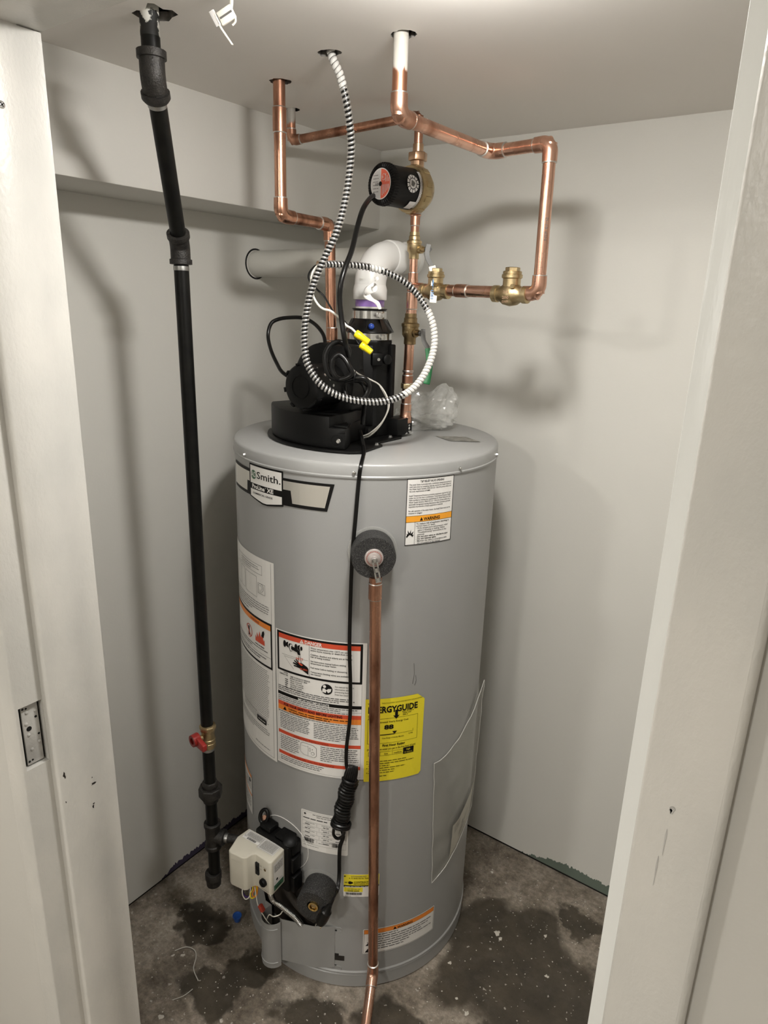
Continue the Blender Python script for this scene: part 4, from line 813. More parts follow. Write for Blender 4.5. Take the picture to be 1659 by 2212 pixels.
# ------------------------------------------------------------------ cold riser: nipple, ball valves, tee
RX = lambda z: V((-.888+(.0045 if z > 1.67 else (z-1.349)*.014), 1.331+(.003 if z > 1.67 else (z-1.349)*.009), z))
ris = thing('copper_riser', 'vertical copper riser with two brass ball valves behind the blower', 'pipe', tuple(RX(ZT)))
MB().lathe([(.0105, 0), (.0105, .010), (.0130, .010), (.0135, .013), (.0128, .019), (.0135, .020), (.0125, .024)], RX(1.356), n=20).build('nipple', 'white_paint', ris)
for k in range(7):
    a = 2*math.pi*k/7; MB().prism([(0, -.0035), (.013, -.006), (.013, .006), (0, .0035)], -.0003, .0003, o=RX(1.366)+V((math.cos(a)*.010, math.sin(a)*.010, 0)), ax=(V((math.cos(a)*.75, math.sin(a)*.75, -.66)), V((-math.sin(a), math.cos(a), 0)), V((math.cos(a)*.66, math.sin(a)*.66, .75)))).build('protector_petal', 'clear_film', ris, smooth=False)
MB().lathe([(.0135, 0), (.0150, .002), (.0150, .012), (.0135, .014)], RX(1.3795), n=6).build('adapter_nut', 'copper', ris, bevel=.001)
MB().lathe([(.0142, 0), (.0142, .004), (.0128, .006), (.0128, .020)], RX(1.3935), n=22).build('adapter', 'copper', ris)
MB().tube([RX(1.39), RX(1.56)], .0111, 20).build('pipe', 'copper', ris)
sleeve(ris, RX(1.417), (0, 0, 1), .0111, .018); sleeve(ris, RX(1.500), (0, 0, 1), .0111, .003, name='joint')
MB().lathe([(.0125, 0), (.0150, .001), (.0150, .012), (.0125, .013)], RX(1.460), n=6).build('union_nut', 'brass', ris, bevel=.0008); sleeve(ris, RX(1.482), (0, 0, 1), .0111, .018)
def ball_valve(parent, zc, k, mat, stem, lever, sleeve_mat, lab):
    c = RX(zc)
    b_ = MB().lathe([(.0125*k, -.030*k), (.0130*k, -.0295*k), (.0130*k, -.017*k), (.0175*k, -.010*k), (.0178*k, .006*k), (.0192*k, .007*k), (.0192*k, .013*k), (.0150*k, .015*k), (.0142*k, .018*k), (.0142*k, .024*k), (.0125*k, .026*k), (.0125*k, .034*k)], c, n=24).build('ball_valve', mat, parent)
    s0, s1 = V(stem[0]), V(stem[1]); d = (s1-s0).normalized()
    MB().lathe([(.0095*k, -.012), (.0095*k, .004), (.0060*k, .005), (.0060*k, .016)], s0, d, 16).build('stem', mat, b_)
    MB().lathe([(.0072, 0), (.0072, .006), (.004, .007), (.004, .011)], s0+d*.019, d, 6).build('stem_nut', 'lever_steel', b_)
    def strip(pts, wd, th):
        P = [V(p) for p in pts]; mb = MB(); vs_ = []; side = V((.816, .577, 0)).normalized()
        for i, p in enumerate(P):
            tg = (P[min(i+1, len(P)-1)]-P[max(i-1, 0)]).normalized(); sd_ = (side-tg*side.dot(tg)).normalized(); nn = tg.cross(sd_)
            ww = wd[i] if isinstance(wd, list) else wd
            vs_ += [p+sd_*ww+nn*th, p-sd_*ww+nn*th, p-sd_*ww-nn*th, p+sd_*ww-nn*th]
        fs = []
        for i in range(len(P)-1):
            for q in range(4): fs.append((i*4+q, i*4+(q+1) % 4, (i+1)*4+(q+1) % 4, (i+1)*4+q))
        fs += [(3, 2, 1, 0), tuple((len(P)-1)*4+q for q in range(4))]; return mb.add(vs_, fs)
    lv = strip(smooth_path(lever[:3], 4), .0048, .0010).build('lever', 'lever_steel', b_, smooth=False)
    hv = strip(smooth_path(lever[2:], 4), .0075, .0026).build('grip', sleeve_mat, b_, bevel=.0012)
    return b_, hv
bv1, grip1 = ball_valve(ris, 1.768, .86, 'brass', ((-.8660, 1.3335, 1.7615), (-.8350, 1.3265, 1.7615)), [(-.8400, 1.3245, 1.7710), (-.8395, 1.3190, 1.7472), (-.8263, 1.3190, 1.7267), (-.8180, 1.3180, 1.7032), (-.8140, 1.3119, 1.6748), (-.8110, 1.3052, 1.6510)], 'white_vinyl', '')
bv2, grip2 = ball_valve(ris, 1.592, 1.05, 'dark_brass', ((-.8680, 1.3285, 1.5865), (-.8361, 1.3193, 1.5865)), [(-.8400, 1.3175, 1.5960), (-.8350, 1.3135, 1.5723), (-.8231, 1.3150, 1.5561), (-.8160, 1.3120, 1.5289), (-.8130, 1.3038, 1.4995), (-.8125, 1.2973, 1.4800)], 'green_vinyl', '')
g0, g1 = V((-.8180, 1.3180, 1.7032)), V((-.8110, 1.3052, 1.6510)); gd = (g1-g0).normalized()
vn = V((.64, -.77, 0)); vn = (vn-gd*vn.dot(gd)).normalized(); gs_ = gd.cross(vn).normalized()
sh = Sheet(lambda u, v, l: g0+gd*u+gs_*(v-.002)*-1+vn*(.0044+.0002*l), .05, .01, 1)
sh.greek(.004, .0005, .024, .0050, 'blue_print'); sh.text(.028, .0015, .0085, '1001', 'blue_print', w=.018, bold=.01); sh.L['blue_print'].build('grip_print', 'blue_print', grip1, smooth=False)
for k_, zz, t, ms in ((.0152, 1.7745, 'CHINA', 'brass'), (.0152, 1.7635, '1/2', 'brass'), (.0186, 1.5995, 'LONG', 'dark_brass'), (.0186, 1.588, '3/4', 'dark_brass')):
    vd = V((.30, -.954, 0)); vx = V((.954, .30, 0)); c = RX(zz)
    sh = Sheet(lambda u, v, l, c=c, k_=k_: c+(vd*math.cos((u-.011)/k_)+vx*math.sin((u-.011)/k_))*(k_+.0008)+V((0, 0, -v)), .022, .006, 1); sh.text(.002, .003, .0075, t, ms, bold=.02, w=.013 if len(t) > 3 else .009); sh.L[ms].build('cast_lettering', 'bronze' if ms == 'brass' else 'brass', bv1 if ms == 'brass' else bv2, smooth=False)
MB().tube([RX(1.625), RX(1.700)], .0120, 20).build('tee_body', 'copper', ris)
MB().tube([TEE, TEE-dx*.028], .0136, 20).build('tee_branch', 'copper', ris)
MB().tube([RX(1.615), RX(1.665)], .0111, 20).build('pipe', 'copper', ris); sleeve(ris, RX(1.655), (0, 0, 1), .0111, .036, name='tee_socket')
MB().tube([RX(1.69), RX(1.745)], .0091, 20).build('pipe', 'copper', ris); sleeve(ris, RX(1.700), (0, 0, 1), .0095, .028, name='tee_socket')
MB().tube([RX(1.795), RX(1.832)], .0091, 20).build('pipe', 'copper', ris); sleeve(ris, RX(1.820), (0, 0, 1), .0091, .020)
MB().lathe([(.0112, 0), (.0128, .002), (.0112, .005)], RX(1.829), n=20).build('flare', 'copper', ris)

# ------------------------------------------------------------------ recirculation line: ceiling stub, run and drop to the pump
rec_ = thing('recirculation_pipe', 'thin copper pipe running under the ceiling from the wall side to the pump', 'pipe', (-1.168, 1.252, 1.988))
R0, R1, R2 = V((-1.168, 1.2515, ZC+.10)), V((-1.1675, 1.2520, 1.987)), V((-.8840, 1.3340, 2.022))
corner_run(rec_, [R0, R1, R2, V((-.8835, 1.3340, 1.955))], .0091, 'copper_dull', hub=.014, bend=.012)
MB().tube([(R0.x, R0.y, ZC+.04), (R0.x, R0.y, 2.012)], .0096, 18).build('painted_section', 'paint_on_stub', rec_)
MB().lathe([(.0100, 0), (.0112, .001), (.0112, .016), (.0098, .017)], (-.8835, 1.334, 1.953), n=18).build('socket', 'bronze', rec_)

# ------------------------------------------------------------------ circulator pump
PC = V((-.884, 1.334, 1.880)); pa = V((-.185, -.983, 0)).normalized()
pump = thing('circulator_pump', 'small round circulator pump with black body and coral end label', 'pump', tuple(PC))
MB().lathe([(.0170, 0), (.0205, .001), (.0205, .016), (.0185, .017)], RX(1.936), n=6, ph=.3).build('union_nut', 'bronze', pump, bevel=.001)
MB().lathe([(.0145, 0), (.0145, .018), (.0150, .020)], RX(1.918), n=8).build('union_tail', 'bronze', pump, bevel=.0006)
MB().lathe([(.0128, 0), (.0132, .004), (.0128, .008)], RX(1.911), n=20).build('sealing_tape', 'white_paint', pump)
MB().lathe([(.0128, 0), (.0132, .003), (.0128, .006)], RX(1.8335), n=20).build('sealing_tape', 'white_paint', pump)
vol = MB().lathe([(.022, -.026), (.036, -.022), (.0440, -.010), (.0470, -.004), (.0470, .016), (.0455, .020), (.042, .020)], PC+pa*.004, pa, 44).build('volute', 'brass', pump)
MB().tube([RX(1.838), RX(1.914)], .0150, 20).build('volute_port', 'brass', vol)
for k in range(10):
    a = 2*math.pi*k/10+.15; x, y, z = frame(pa); d = x*math.cos(a)+y*math.sin(a); MB().box(PC+pa*.008+d*.0468, (.0018, .0062, .0085), (d, d.cross(pa), pa)).build('lug', 'brass', vol, bevel=.0012)
mob = MB().lathe([(.0405, .018), (.0400, .030), (.0390, .060), (.0395, .086), (.0400, .089), (.0400, .098)], PC+pa*.004, pa, 48).build('motor_housing', 'black_plastic', pump)
x, y, z = frame(pa)
for k in range(44):
    a = 2*math.pi*k/44; d = x*math.cos(a)+y*math.sin(a); MB().tube([PC+pa*.090+d*.0398, PC+pa*.1010+d*.0392, PC+pa*.1040+d*.0365, PC+pa*.1045+d*.0315], .0016, 6).build('grip_rib', 'black_plastic', mob)
MB().lathe([(.0400, 0), (.0385, .003), (.0310, .0045), (.0300, .0035)], PC+pa*.1005, pa, 44).build('end_cap', 'black_plastic', mob)
ex = V((-pa.y, pa.x, 0))*-1; ex = V((.983, -.185, 0)); ez = V((0, 0, 1))
def disc_map(c, k): return lambda u, v, l: V(c)+ex*u-ez*v+pa*.0003*l
sh = Sheet(disc_map(PC+pa*.1046, 1), .06, .06, 1); R_ = .0295
half = [(R_*.94*math.cos(a), R_*.94*math.sin(a)) for a in [math.radians(-88+176*k/18) for k in range(19)]]
sh.poly(half, 'coral', 1); sh.poly([(-a, b_) for a, b_ in half], 'pump_label_grey', 1)
sh.rect(-.0005, -.0275, .0006, .0275, 'label_white', 2); sh.disc(0, 0, .0045, 'label_black', 3, 18)
sh.disc(.009, -.012, .0062, 'label_white', 2, 18); sh.disc(.009, -.012, .0054, 'coral', 3, 18); sh.text(.0055, -.010, .006, 'B', 'label_white', 4, bold=.02)
for i, u in enumerate((.005, .0095, .014, .0185, .0225)):
    for (a, b_) in ((.002, .022-.004*i*.7),): sh.rect(u, a, u+.0016, b_, 'label_white', 2)
for i in range(3): sh.rect(.014+.0045*i, -.018+.004*i, .0156+.0045*i, -.003, 'label_white', 2)
for i in range(6): sh.greek(-.022, -.016+i*.0062, -.004, .0024, 'label_grey', last=.9)
sh.text(-.0145, .0025, .0065, '115', 'label_black', 3, bold=.03, w=.009)
lab = sh.build('end_label', 'label_white', pump, outline=[(R_*math.cos(2*math.pi*k/40), R_*math.sin(2*math.pi*k/40)) for k in range(40)], label='round label, half coral half grey')
# printed emblem and band on the housing side
def hs_map(t0, a0, r): 
    return lambda u, v, l: PC+pa*(t0+v)+(x*math.cos(a0+u/r)+y*math.sin(a0+u/r))*(r+.0010+.00025*l)
def side_angle():
    best = None
    for k in range(72):
        a = 2*math.pi*k/72; d = x*math.cos(a)+y*math.sin(a); s_ = d.dot(V((.62, -.76, .0)).normalized())+.04*d.z
        if best is None or s_ > best[0]: best = (s_, a)
    return best[1]
sa = side_angle(); sgn = 1 if (x*math.cos(sa+.1)+y*math.sin(sa+.1)).z < (x*math.cos(sa)+y*math.sin(sa)).z else -1
hm = lambda u, v, l: PC+pa*(.062-v)+(x*math.cos(sa+sgn*(u)/.040)+y*math.sin(sa+sgn*(u)/.040))*(.0412+.00025*l)
sh = Sheet(hm, .1, .04, .006)
for k in range(12):
    a0, a1 = 2*math.pi*k/12+.06, 2*math.pi*(k+1)/12-.06
    sh.poly([(.011*math.cos(a0), .010+.011*math.sin(a0)), (.017*math.cos(a0), .010+.017*math.sin(a0)), (.017*math.cos(a1), .010+.017*math.sin(a1)), (.011*math.cos(a1), .010+.011*math.sin(a1))], 'pump_label_grey', 1)
sh.disc(0, .010, .0095, 'pump_label_grey', 1, 18); sh.poly([(-.006, .006), (.004, .004), (.006, .012), (-.001, .016), (-.004, .012)], 'label_grey', 2)
sh.rect(-.028, .031, .050, .041, 'pump_label_grey', 1)
for i in range(4): sh.greek(-.026, .0332+i*.0023, .048, .0014, 'label_black')
sh.rect(.034, .014, .056, .033, 'pump_label_grey', 1)
for m_, mb_ in sh.L.items(): mb_.build('housing_print', m_, mob, smooth=False)

# ------------------------------------------------------------------ hot water pipe at the left
hot = thing('hot_water_pipe', 'copper pipe from the ceiling stepping back and down behind the blower', 'pipe', (-1.05, 1.093, 1.81))
corner_run(hot, [V((-1.0505, 1.0928, ZC+.10)), V((-1.0500, 1.0930, 1.8110)), V((-1.0440, 1.2385, 1.8080)), V((-1.0390, 1.2420, 1.540))], .0118, 'copper_dull', hub=.022, bend=.016)
sleeve(hot, (-1.0503, 1.0928, 1.983), (0, 0, 1), .0118, .044, 'copper_dull')
sleeve(hot, (-1.0385, 1.2423, 1.577), (0, 0, 1), .0115, .028, 'copper_dull')
MB().lathe([(.0145, 0), (.0165, .001), (.0165, .014), (.0140, .015)], (-1.0385, 1.2425, 1.545), n=6).build('adapter_nut', 'brass', hot, bevel=.001)
MB().tube([(-1.0385, 1.2425, ZT), (-1.0385, 1.2425, 1.545)], .0105, 18).build('nipple', 'brass', hot)

# ------------------------------------------------------------------ black iron gas line
gas = thing('gas_pipe', 'black iron gas pipe from the ceiling down the left wall with a red-handled shutoff', 'pipe', (-1.127, .900, .225))
G0, G1 = V((-.990, .7555, ZC+.12)), V((-.990, .7555, 1.975)); G2 = V((-1.1270, .8990, 1.738)); gx, gy = -1.1255, .9015
rg = .0142
MB().tube([G0, G1], rg, 22).build('pipe', 'black_pipe', gas)
MB().tube([(G0.x, G0.y, ZC+.06), (G0.x, G0.y, 2.020)], [.0144, .0144], 22).build('painted_section', 'gas_paint', gas)
gd = (G2-G1).normalized()
el = MB().tube([(G1.x, G1.y, 2.003), (G1.x, G1.y, 1.985)]+arc_pts((G1.x, G1.y, 2.1), (G1.x, G1.y, 1.968), V((G1.x, G1.y, 1.968))+gd, .024, 8)+[V((G1.x, G1.y, 1.968))+gd*.032], .0190, 24).build('elbow', 'black_iron', gas)
MB().lathe([(.0195, -.006), (.0222, -.0055), (.0222, .005), (.0195, .006)], (G1.x, G1.y, 1.997), n=24).build('elbow_bead', 'black_iron', el)
MB().lathe([(.0195, -.006), (.0222, -.0055), (.0222, .003), (.0185, .008)], V((G1.x, G1.y, 1.968))+gd*.028, gd, 24).build('elbow_bead', 'black_iron', el)
MB().tube([G1+gd*.02, G2], rg, 22).build('pipe', 'black_pipe', gas)
e2_ = MB().tube([G2-gd*.030]+arc_pts(G2-gd, G2, G2-V((0, 0, 1)), .022, 8)+[G2-V((0, 0, .030))], .0185, 24).build('elbow', 'black_iron', gas)
MB().lathe([(.0185, -.005), (.0210, -.0045), (.0210, .004), (.0185, .005)], G2-gd*.026, gd, 24).build('elbow_bead', 'black_iron', e2_); MB().lathe([(.0185, -.005), (.0210, -.0045), (.0210, .004), (.0185, .005)], G2-V((0, 0, .026)), n=24).build('elbow_bead', 'black_iron', e2_)
MB().lathe([(.0147, 0), (.0150, .002), (.0147, .008)], G2-V((0, 0, .042)), n=22).build('thread', 'dull_steel', gas)
MB().lathe([(.0147, 0), (.0150, .002), (.0147, .008)], V((G1.x, G1.y, 1.968))+gd*.036, gd, 22).build('thread', 'dull_steel', gas)
low = [G2, V((gx, gy, .690))]; MB().tube(low, rg, 22).build('pipe', 'black_pipe', gas)
gv = MB().lathe([(.0160, .030), (.0178, .029), (.0178, .016), (.0165, .014), (.0155, .010), (.0155, -.006), (.0165, -.007), (.0165, -.012), (.0150, -.013), (.0150, -.030)], (gx+.002, gy, .662), n=24).build('shutoff_valve', 'brass', gas)
MB().lathe([(.0188, 0), (.0195, .001), (.0195, .009), (.0188, .010)], (gx+.002, gy, .680), n=8).build('valve_hex', 'brass', gv, bevel=.0006)
MB().lathe([(.0168, 0), (.0172, .001), (.0172, .013), (.0168, .014)], (gx+.002, gy, .631), n=8).build('valve_hex', 'brass', gv, bevel=.0006)
hd_ = V((-.16, -.987, 0)).normalized()
MB().lathe([(.0070, 0), (.0070, .020)], V((gx, gy, .662))+hd_*.008, hd_, 16).build('stem', 'brass', gv)
hb = MB(); hc = V((gx, gy, .664))+hd_*.028; side = V((hd_.y, -hd_.x, 0))
hh = MB().lathe([(.0150, -.004), (.0155, -.002), (.0142, .013), (.0080, .013), (.0080, .003)], hc, hd_, 24).build('handle', 'red_handle', gv)
hax = V((.97, -.10, -.10)); hax = (hax-hd_*hax.dot(hd_)).normalized(); hay = hd_.cross(hax)
MB().prism([(.004, -.0125), (.028, -.010), (.040, -.0085), (.040, .0085), (.028, .010), (.004, .0125)], -.003, .008, o=hc, ax=(hax, hay, hd_)).build('handle_wing', 'red_handle', hh, bevel=.002)
MB().prism([(-.004, -.009), (-.013, -.006), (-.013, .006), (-.004, .009)], -.003, .008, o=hc, ax=(hax, hay, hd_)).build('handle_tail', 'red_handle', hh, bevel=.002)
MB().lathe([(.0060, 0), (.0055, .004)], hc+hd_*.003, hd_, 6).build('handle_nut', 'dull_steel', hh)
MB().tube([(gx, gy, .64), (gx, gy, .53)], rg, 22).build('pipe', 'black_pipe', gas); MB().lathe([(.0147, 0), (.0150, .003), (.0147, .008)], (gx, gy, .622), n=22).build('thread', 'dull_steel', gas)
un = MB().lathe([(.0160, 0), (.0185, .002), (.0195, .012), (.0195, .020)], (gx, gy, .475), n=22).build('union', 'black_iron', gas)
MB().lathe([(.0270, 0), (.0285, .002), (.0285, .024), (.0265, .026), (.0200, .026)], (gx, gy, .492), n=8, ph=.2).build('union_nut', 'black_iron', un, bevel=.001)
MB().lathe([(.0190, 0), (.0195, .001), (.0195, .014), (.0175, .018)], (gx, gy, .516), n=8).build('union_collar', 'black_iron', un, bevel=.0008)
MB().tube([(gx, gy, .480), (gx, gy, .40)], rg, 22).build('pipe', 'black_pipe', gas)
te = MB().lathe([(.0185, 0), (.0208, .001), (.0208, .009), (.0180, .011), (.0180, .063), (.0205, .065), (.0205, .073), (.0190, .074)], (gx, gy, .338), n=26).build('tee', 'black_iron', gas)
bd_ = V((.905, .425, 0)).normalized(); tc_ = V((gx, gy, .372))
MB().lathe([(.0165, 0), (.0165, .022), (.0190, .023), (.0190, .031), (.0165, .032)], tc_, bd_, 24).build('tee_outlet', 'black_iron', te)
MB().tube([tc_+bd_*.02, tc_+bd_*.125], .0108, 20).build('nipple', 'black_iron', gas)
MB().lathe([(.0112, 0), (.0118, .004), (.0112, .009)], tc_+bd_*.031, bd_, 20).build('thread', 'dull_steel', gas)
MB().tube([(gx, gy, .345), (gx, gy, .255)], rg, 22).build('pipe', 'black_pipe', gas)
cp = MB().lathe([(.0150, 0), (.0180, .002), (.0188, .020), (.0205, .022), (.0205, .038), (.0190, .040)], (gx-.002, gy-.003, .222), n=26).build('cap', 'black_iron', gas)

# ------------------------------------------------------------------ plastic vent pipe
vent = thing('vent_pipe', 'white plastic vent pipe turning from the blower to a hole in the left wall', 'pipe', (TX, TY, 1.636))
rv = .0340
VT, VB, VW = V((TX, TY, 1.746)), V((-.958, 1.470, 1.748)), V((XL-.02, 1.388, 1.738))
MB().tube([(TX, TY, 1.628), (TX, TY, 1.66)], .0322, 36).build('stub', 'pvc', vent)
MB().lathe([(.0322, 1.6395), (.0326, 1.640), (.0326, 1.6535), (.0322, 1.654)], (TX, TY, 0), n=36).build('primer_band', 'purple_primer', vent)
ap = arc_pts((TX, TY, 1.5), VT, VB, .062, 14)
el_ = MB().tube([(TX, TY, 1.676)]+ap+[VB-V((0, .085, 0))], .0350, 36).build('elbow', 'pvc_white', vent)
MB().lathe([(.0340, 0), (.0374, .001), (.0378, .022), (.0362, .029), (.0348, .033)], (TX, TY, 1.6535), n=36).build('elbow_socket', 'pvc_white', el_)
MB().lathe([(.0345, -.002), (.0375, .000), (.0390, .003), (.0390, .032), (.038, .033)], VT+V((0, .060, 0)), (VB-VT), 36).build('elbow_socket', 'pvc_white', el_)
MB().tube([VT+V((0, .085, 0)), VB-V((0, .04, 0))], rv, 30).build('short_pipe', 'pvc', vent)
MB().lathe([(.0352, 0), (.0366, .0005), (.0366, .005), (.0352, .0055)], VT+V((0, .0935, 0)), (VB-VT), 36).build('primer_band', 'purple_dark', vent)
MB().tube([VB-V((0, .055, 0))]+arc_pts(VT, VB, VW, .048, 12)+[VB+(VW-VB).normalized()*.075], .0380, 36).build('elbow', 'pvc_white', vent)
MB().tube([VB+(VW-VB).normalized()*.05, VW], rv, 36).build('pipe', 'pvc', vent)
for i, t in enumerate(('SW', '3')):
    c = V((TX, TY, 1.697 if i == 0 else 1.668)); vd = V((.45, -.893, 0)); vx = V((.893, .45, 0)); rr = .0352 if i == 0 else .0379
    sh = Sheet(lambda u, v, l, c=c, rr=rr: c+(vd*math.cos((u-.020)/rr)+vx*math.sin((u-.020)/rr))*(rr+.0005)+V((0, 0, -v)), .02, .01, 1); sh.text(0, .003, .008, t, 'pvc', bold=.02); sh.L['pvc'].build('moulded_lettering', 'pvc', el_, smooth=False)
wh = MB().lathe([(.0352, 0), (.0385, .0006), (.0395, -.001)], VW+V((.0212, 0, 0)), (1, 0, 0), 36, caps=False).build('wall_gap', 'dark_void', vent)

# ------------------------------------------------------------------ armoured cable
CON = [(-.8655, 1.0255, 2.085), (-0.868, 1.0304, 2.0544), (-0.8637, 1.034, 2.0389), (-0.858, 1.0436, 2.0197), (-0.8524, 1.0568, 1.9759), (-0.857, 1.0742, 1.9286), (-0.8634, 1.0818, 1.8927), (-0.8717, 1.0799, 1.8348), (-0.8834, 1.0681, 1.7742), (-0.904, 1.0525, 1.7202), (-0.9213, 1.0404, 1.6694), (-0.93, 1.0325, 1.6134), (-0.9287, 1.0282, 1.5654), (-0.9183, 1.0272, 1.5262), (-0.8928, 1.038, 1.4899), (-0.8612, 1.0646, 1.4671), (-0.8206, 1.1028, 1.4585), (-0.7898, 1.1394, 1.4639), (-0.7672, 1.1762, 1.4853), (-0.7578, 1.2091, 1.5212), (-0.7606, 1.2378, 1.569), (-0.7755, 1.2461, 1.619), (-0.8057, 1.2416, 1.6637), (-0.8348, 1.2196, 1.6943), (-0.8695, 1.1891, 1.7124), (-0.8963, 1.147, 1.7189), (-0.9169, 1.1067, 1.7184), (-0.9289, 1.0719, 1.7165)]
path = smooth_path(CON, 24)
# resample at even steps and mark painted stretches by control point number
cable = thing('armored_cable', 'silver armoured cable, groove shade coloured black, hanging from the ceiling in a loop', 'cable', (-.82, 1.10, 1.45))
MB().tube(path[::4], .0058, 14).build('groove_shade_core', 'black_rubber', cable)  # black core puts the shade of the armour's grooves into colour
seg = [0.0]
for i in range(1, len(path)): seg.append(seg[-1]+(path[i]-path[i-1]).length)
def at_len(s_):
    lo_, hi_ = 0, len(seg)-1
    while hi_-lo_ > 1:
        mid = (lo_+hi_)//2
        if seg[mid] <= s_: lo_ = mid
        else: hi_ = mid
    t = (s_-seg[lo_])/max(1e-9, seg[hi_]-seg[lo_]); return path[lo_].lerp(path[hi_], t), lo_/24+t/24
pitch_ = .0076; tot = seg[-1]
fr0 = []
xx, yy, _ = frame(path[1]-path[0])
for i in range(len(path)):
    tg = (path[min(i+1, len(path)-1)]-path[max(i-1, 0)]).normalized()
    if i:
        qq = ptg.rotation_difference(tg); xx = qq @ xx; yy = qq @ yy
    ptg = tg; fr0.append((xx.copy(), yy.copy()))
def s_of(idx):
    k = min(len(seg)-1, int(idx*24)); return seg[k]
def helix(s0, s1, wd, name, mat):
    n = max(3, int((s1-s0)/pitch_*14)); vs_ = []; prof = ((0, .0059), (.14, .0071), (.5, .0076), (.86, .0071), (1, .0059)); m_ = len(prof)
    for i in range(n+1):
        sc_ = s0+(s1-s0)*i/n; a = 2*math.pi*sc_/pitch_
        for f, r_ in prof:
            ss = min(tot-1e-6, sc_+f*wd); p, idx = at_len(ss); ux_, uy_ = fr0[min(len(fr0)-1, int(idx*24))]
            vs_.append(p+(ux_*math.cos(a)+uy_*math.sin(a))*r_)
    MB().add(vs_, [(i*m_+k, (i+1)*m_+k, (i+1)*m_+k+1, i*m_+k+1) for i in range(n) for k in range(m_-1)]).build(name, mat, cable, angle=70)
cuts = [(0, 3.3, 1), (3.3, 17.35, 0), (17.35, 21.35, 1), (21.35, 23.8, 0), (23.8, 24.35, 1), (24.35, 26.9, 0)]
for i0, i1, pt_ in cuts: helix(s_of(i0), s_of(i1), pitch_*(.90 if pt_ else .56), 'painted_armor' if pt_ else 'armor_spiral', 'white_paint' if pt_ else 'armor_metal')
MB().lathe([(.0045, -.004), (.0066, -.002), (.0066, .004), (.0045, .005)], CON[-1], V(CON[-1])-V(CON[-2]), 14).build('end_bushing', 'bronze', cable)

# loose conductors out of the cable end, with two twist caps
WW = [(-0.9289, 1.0719, 1.7165), (-0.9335, 1.0663, 1.7102), (-0.9365, 1.0602, 1.6997), (-0.9356, 1.0551, 1.6842), (-0.9286, 1.0513, 1.6611), (-0.9178, 1.0526, 1.6441), (-0.9063, 1.057, 1.6342), (-0.893, 1.0649, 1.6303), (-0.8756, 1.0723, 1.6171), (-0.8635, 1.0761, 1.6046), (-0.8535, 1.081, 1.5989), (-0.8426, 1.0849, 1.5889)]
BW = [(-0.9301, 1.0733, 1.7157), (-0.939, 1.0699, 1.713), (-0.9452, 1.0605, 1.6997), (-0.9425, 1.0575, 1.6868), (-0.9266, 1.0625, 1.67), (-0.9129, 1.0674, 1.6575), (-0.9006, 1.0698, 1.6405), (-0.8876, 1.0726, 1.6236), (-0.8703, 1.0802, 1.6112), (-0.8504, 1.0847, 1.5859), (-0.8401, 1.0866, 1.5715), (-0.8335, 1.09, 1.5682)]
MB().tube(smooth_path(WW, 5), .0022, 8).build('white_conductor', 'white_vinyl', cable); MB().tube(smooth_path(BW, 5), .0019, 8).build('black_conductor', 'black_rubber', cable)
def twist_cap(a, b, lab):
    a, b = V(a), V(b); d = (b-a).normalized(); ln = (b-a).length
    o = MB().lathe([(.0068, 0), (.0076, .001), (.0076, ln*.34), (.0066, ln*.42), (.0058, ln*.97), (.0050, ln)], a-d*.001, d, 10).build('twist_cap', 'yellow_plastic')
    return tag(o, lab, 'wire cap', 'yellow wire caps')
twist_cap((-0.8450, 1.0838, 1.5905), (-0.8205, 1.095, 1.5741), 'yellow twist wire cap on the white wire, the upper of two')
twist_cap((-0.8355, 1.0890, 1.5698), (-0.8155, 1.098, 1.5550), 'yellow twist wire cap on the black wire, the lower of two')

# curled strip of white tape hanging off the cable
RB = [(-0.8791, 1.1901, 1.699), (-0.873, 1.1853, 1.6917), (-0.8771, 1.1738, 1.6858), (-0.881, 1.1683, 1.6784), (-0.882, 1.17, 1.6677), (-0.8794, 1.1776, 1.6662), (-0.8798, 1.1859, 1.6718), (-0.8863, 1.1911, 1.681), (-0.8923, 1.1878, 1.6835), (-0.8919, 1.1782, 1.6741), (-0.8863, 1.1712, 1.6623), (-0.8763, 1.1693, 1.6552), (-0.863, 1.1704, 1.6501), (-0.8569, 1.172, 1.6431), (-0.8501, 1.1678, 1.6361)]
rp = smooth_path(RB, 5); mb = MB(); vs_ = []
for i, p in enumerate(rp):
    t = i/len(rp); wd = .0075*(.5+.5*min(1, t*4))*(1-.75*max(0, t-.75)*4*.9); sd_ = V((.55, .35, .35 if t < .7 else .1)).normalized()
    vs_ += [p+sd_*wd, p-sd_*wd]
mb.add(vs_, [(2*i, 2*i+1, 2*i+3, 2*i+2) for i in range(len(rp)-1)])
tp = mb.build('tape_strip', 'label_white'); tag(tp, 'curled strip of white tape dangling from the cable before the vent elbow', 'tape')
mod = tp.modifiers.new('thickness', 'SOLIDIFY'); mod.thickness = .0004

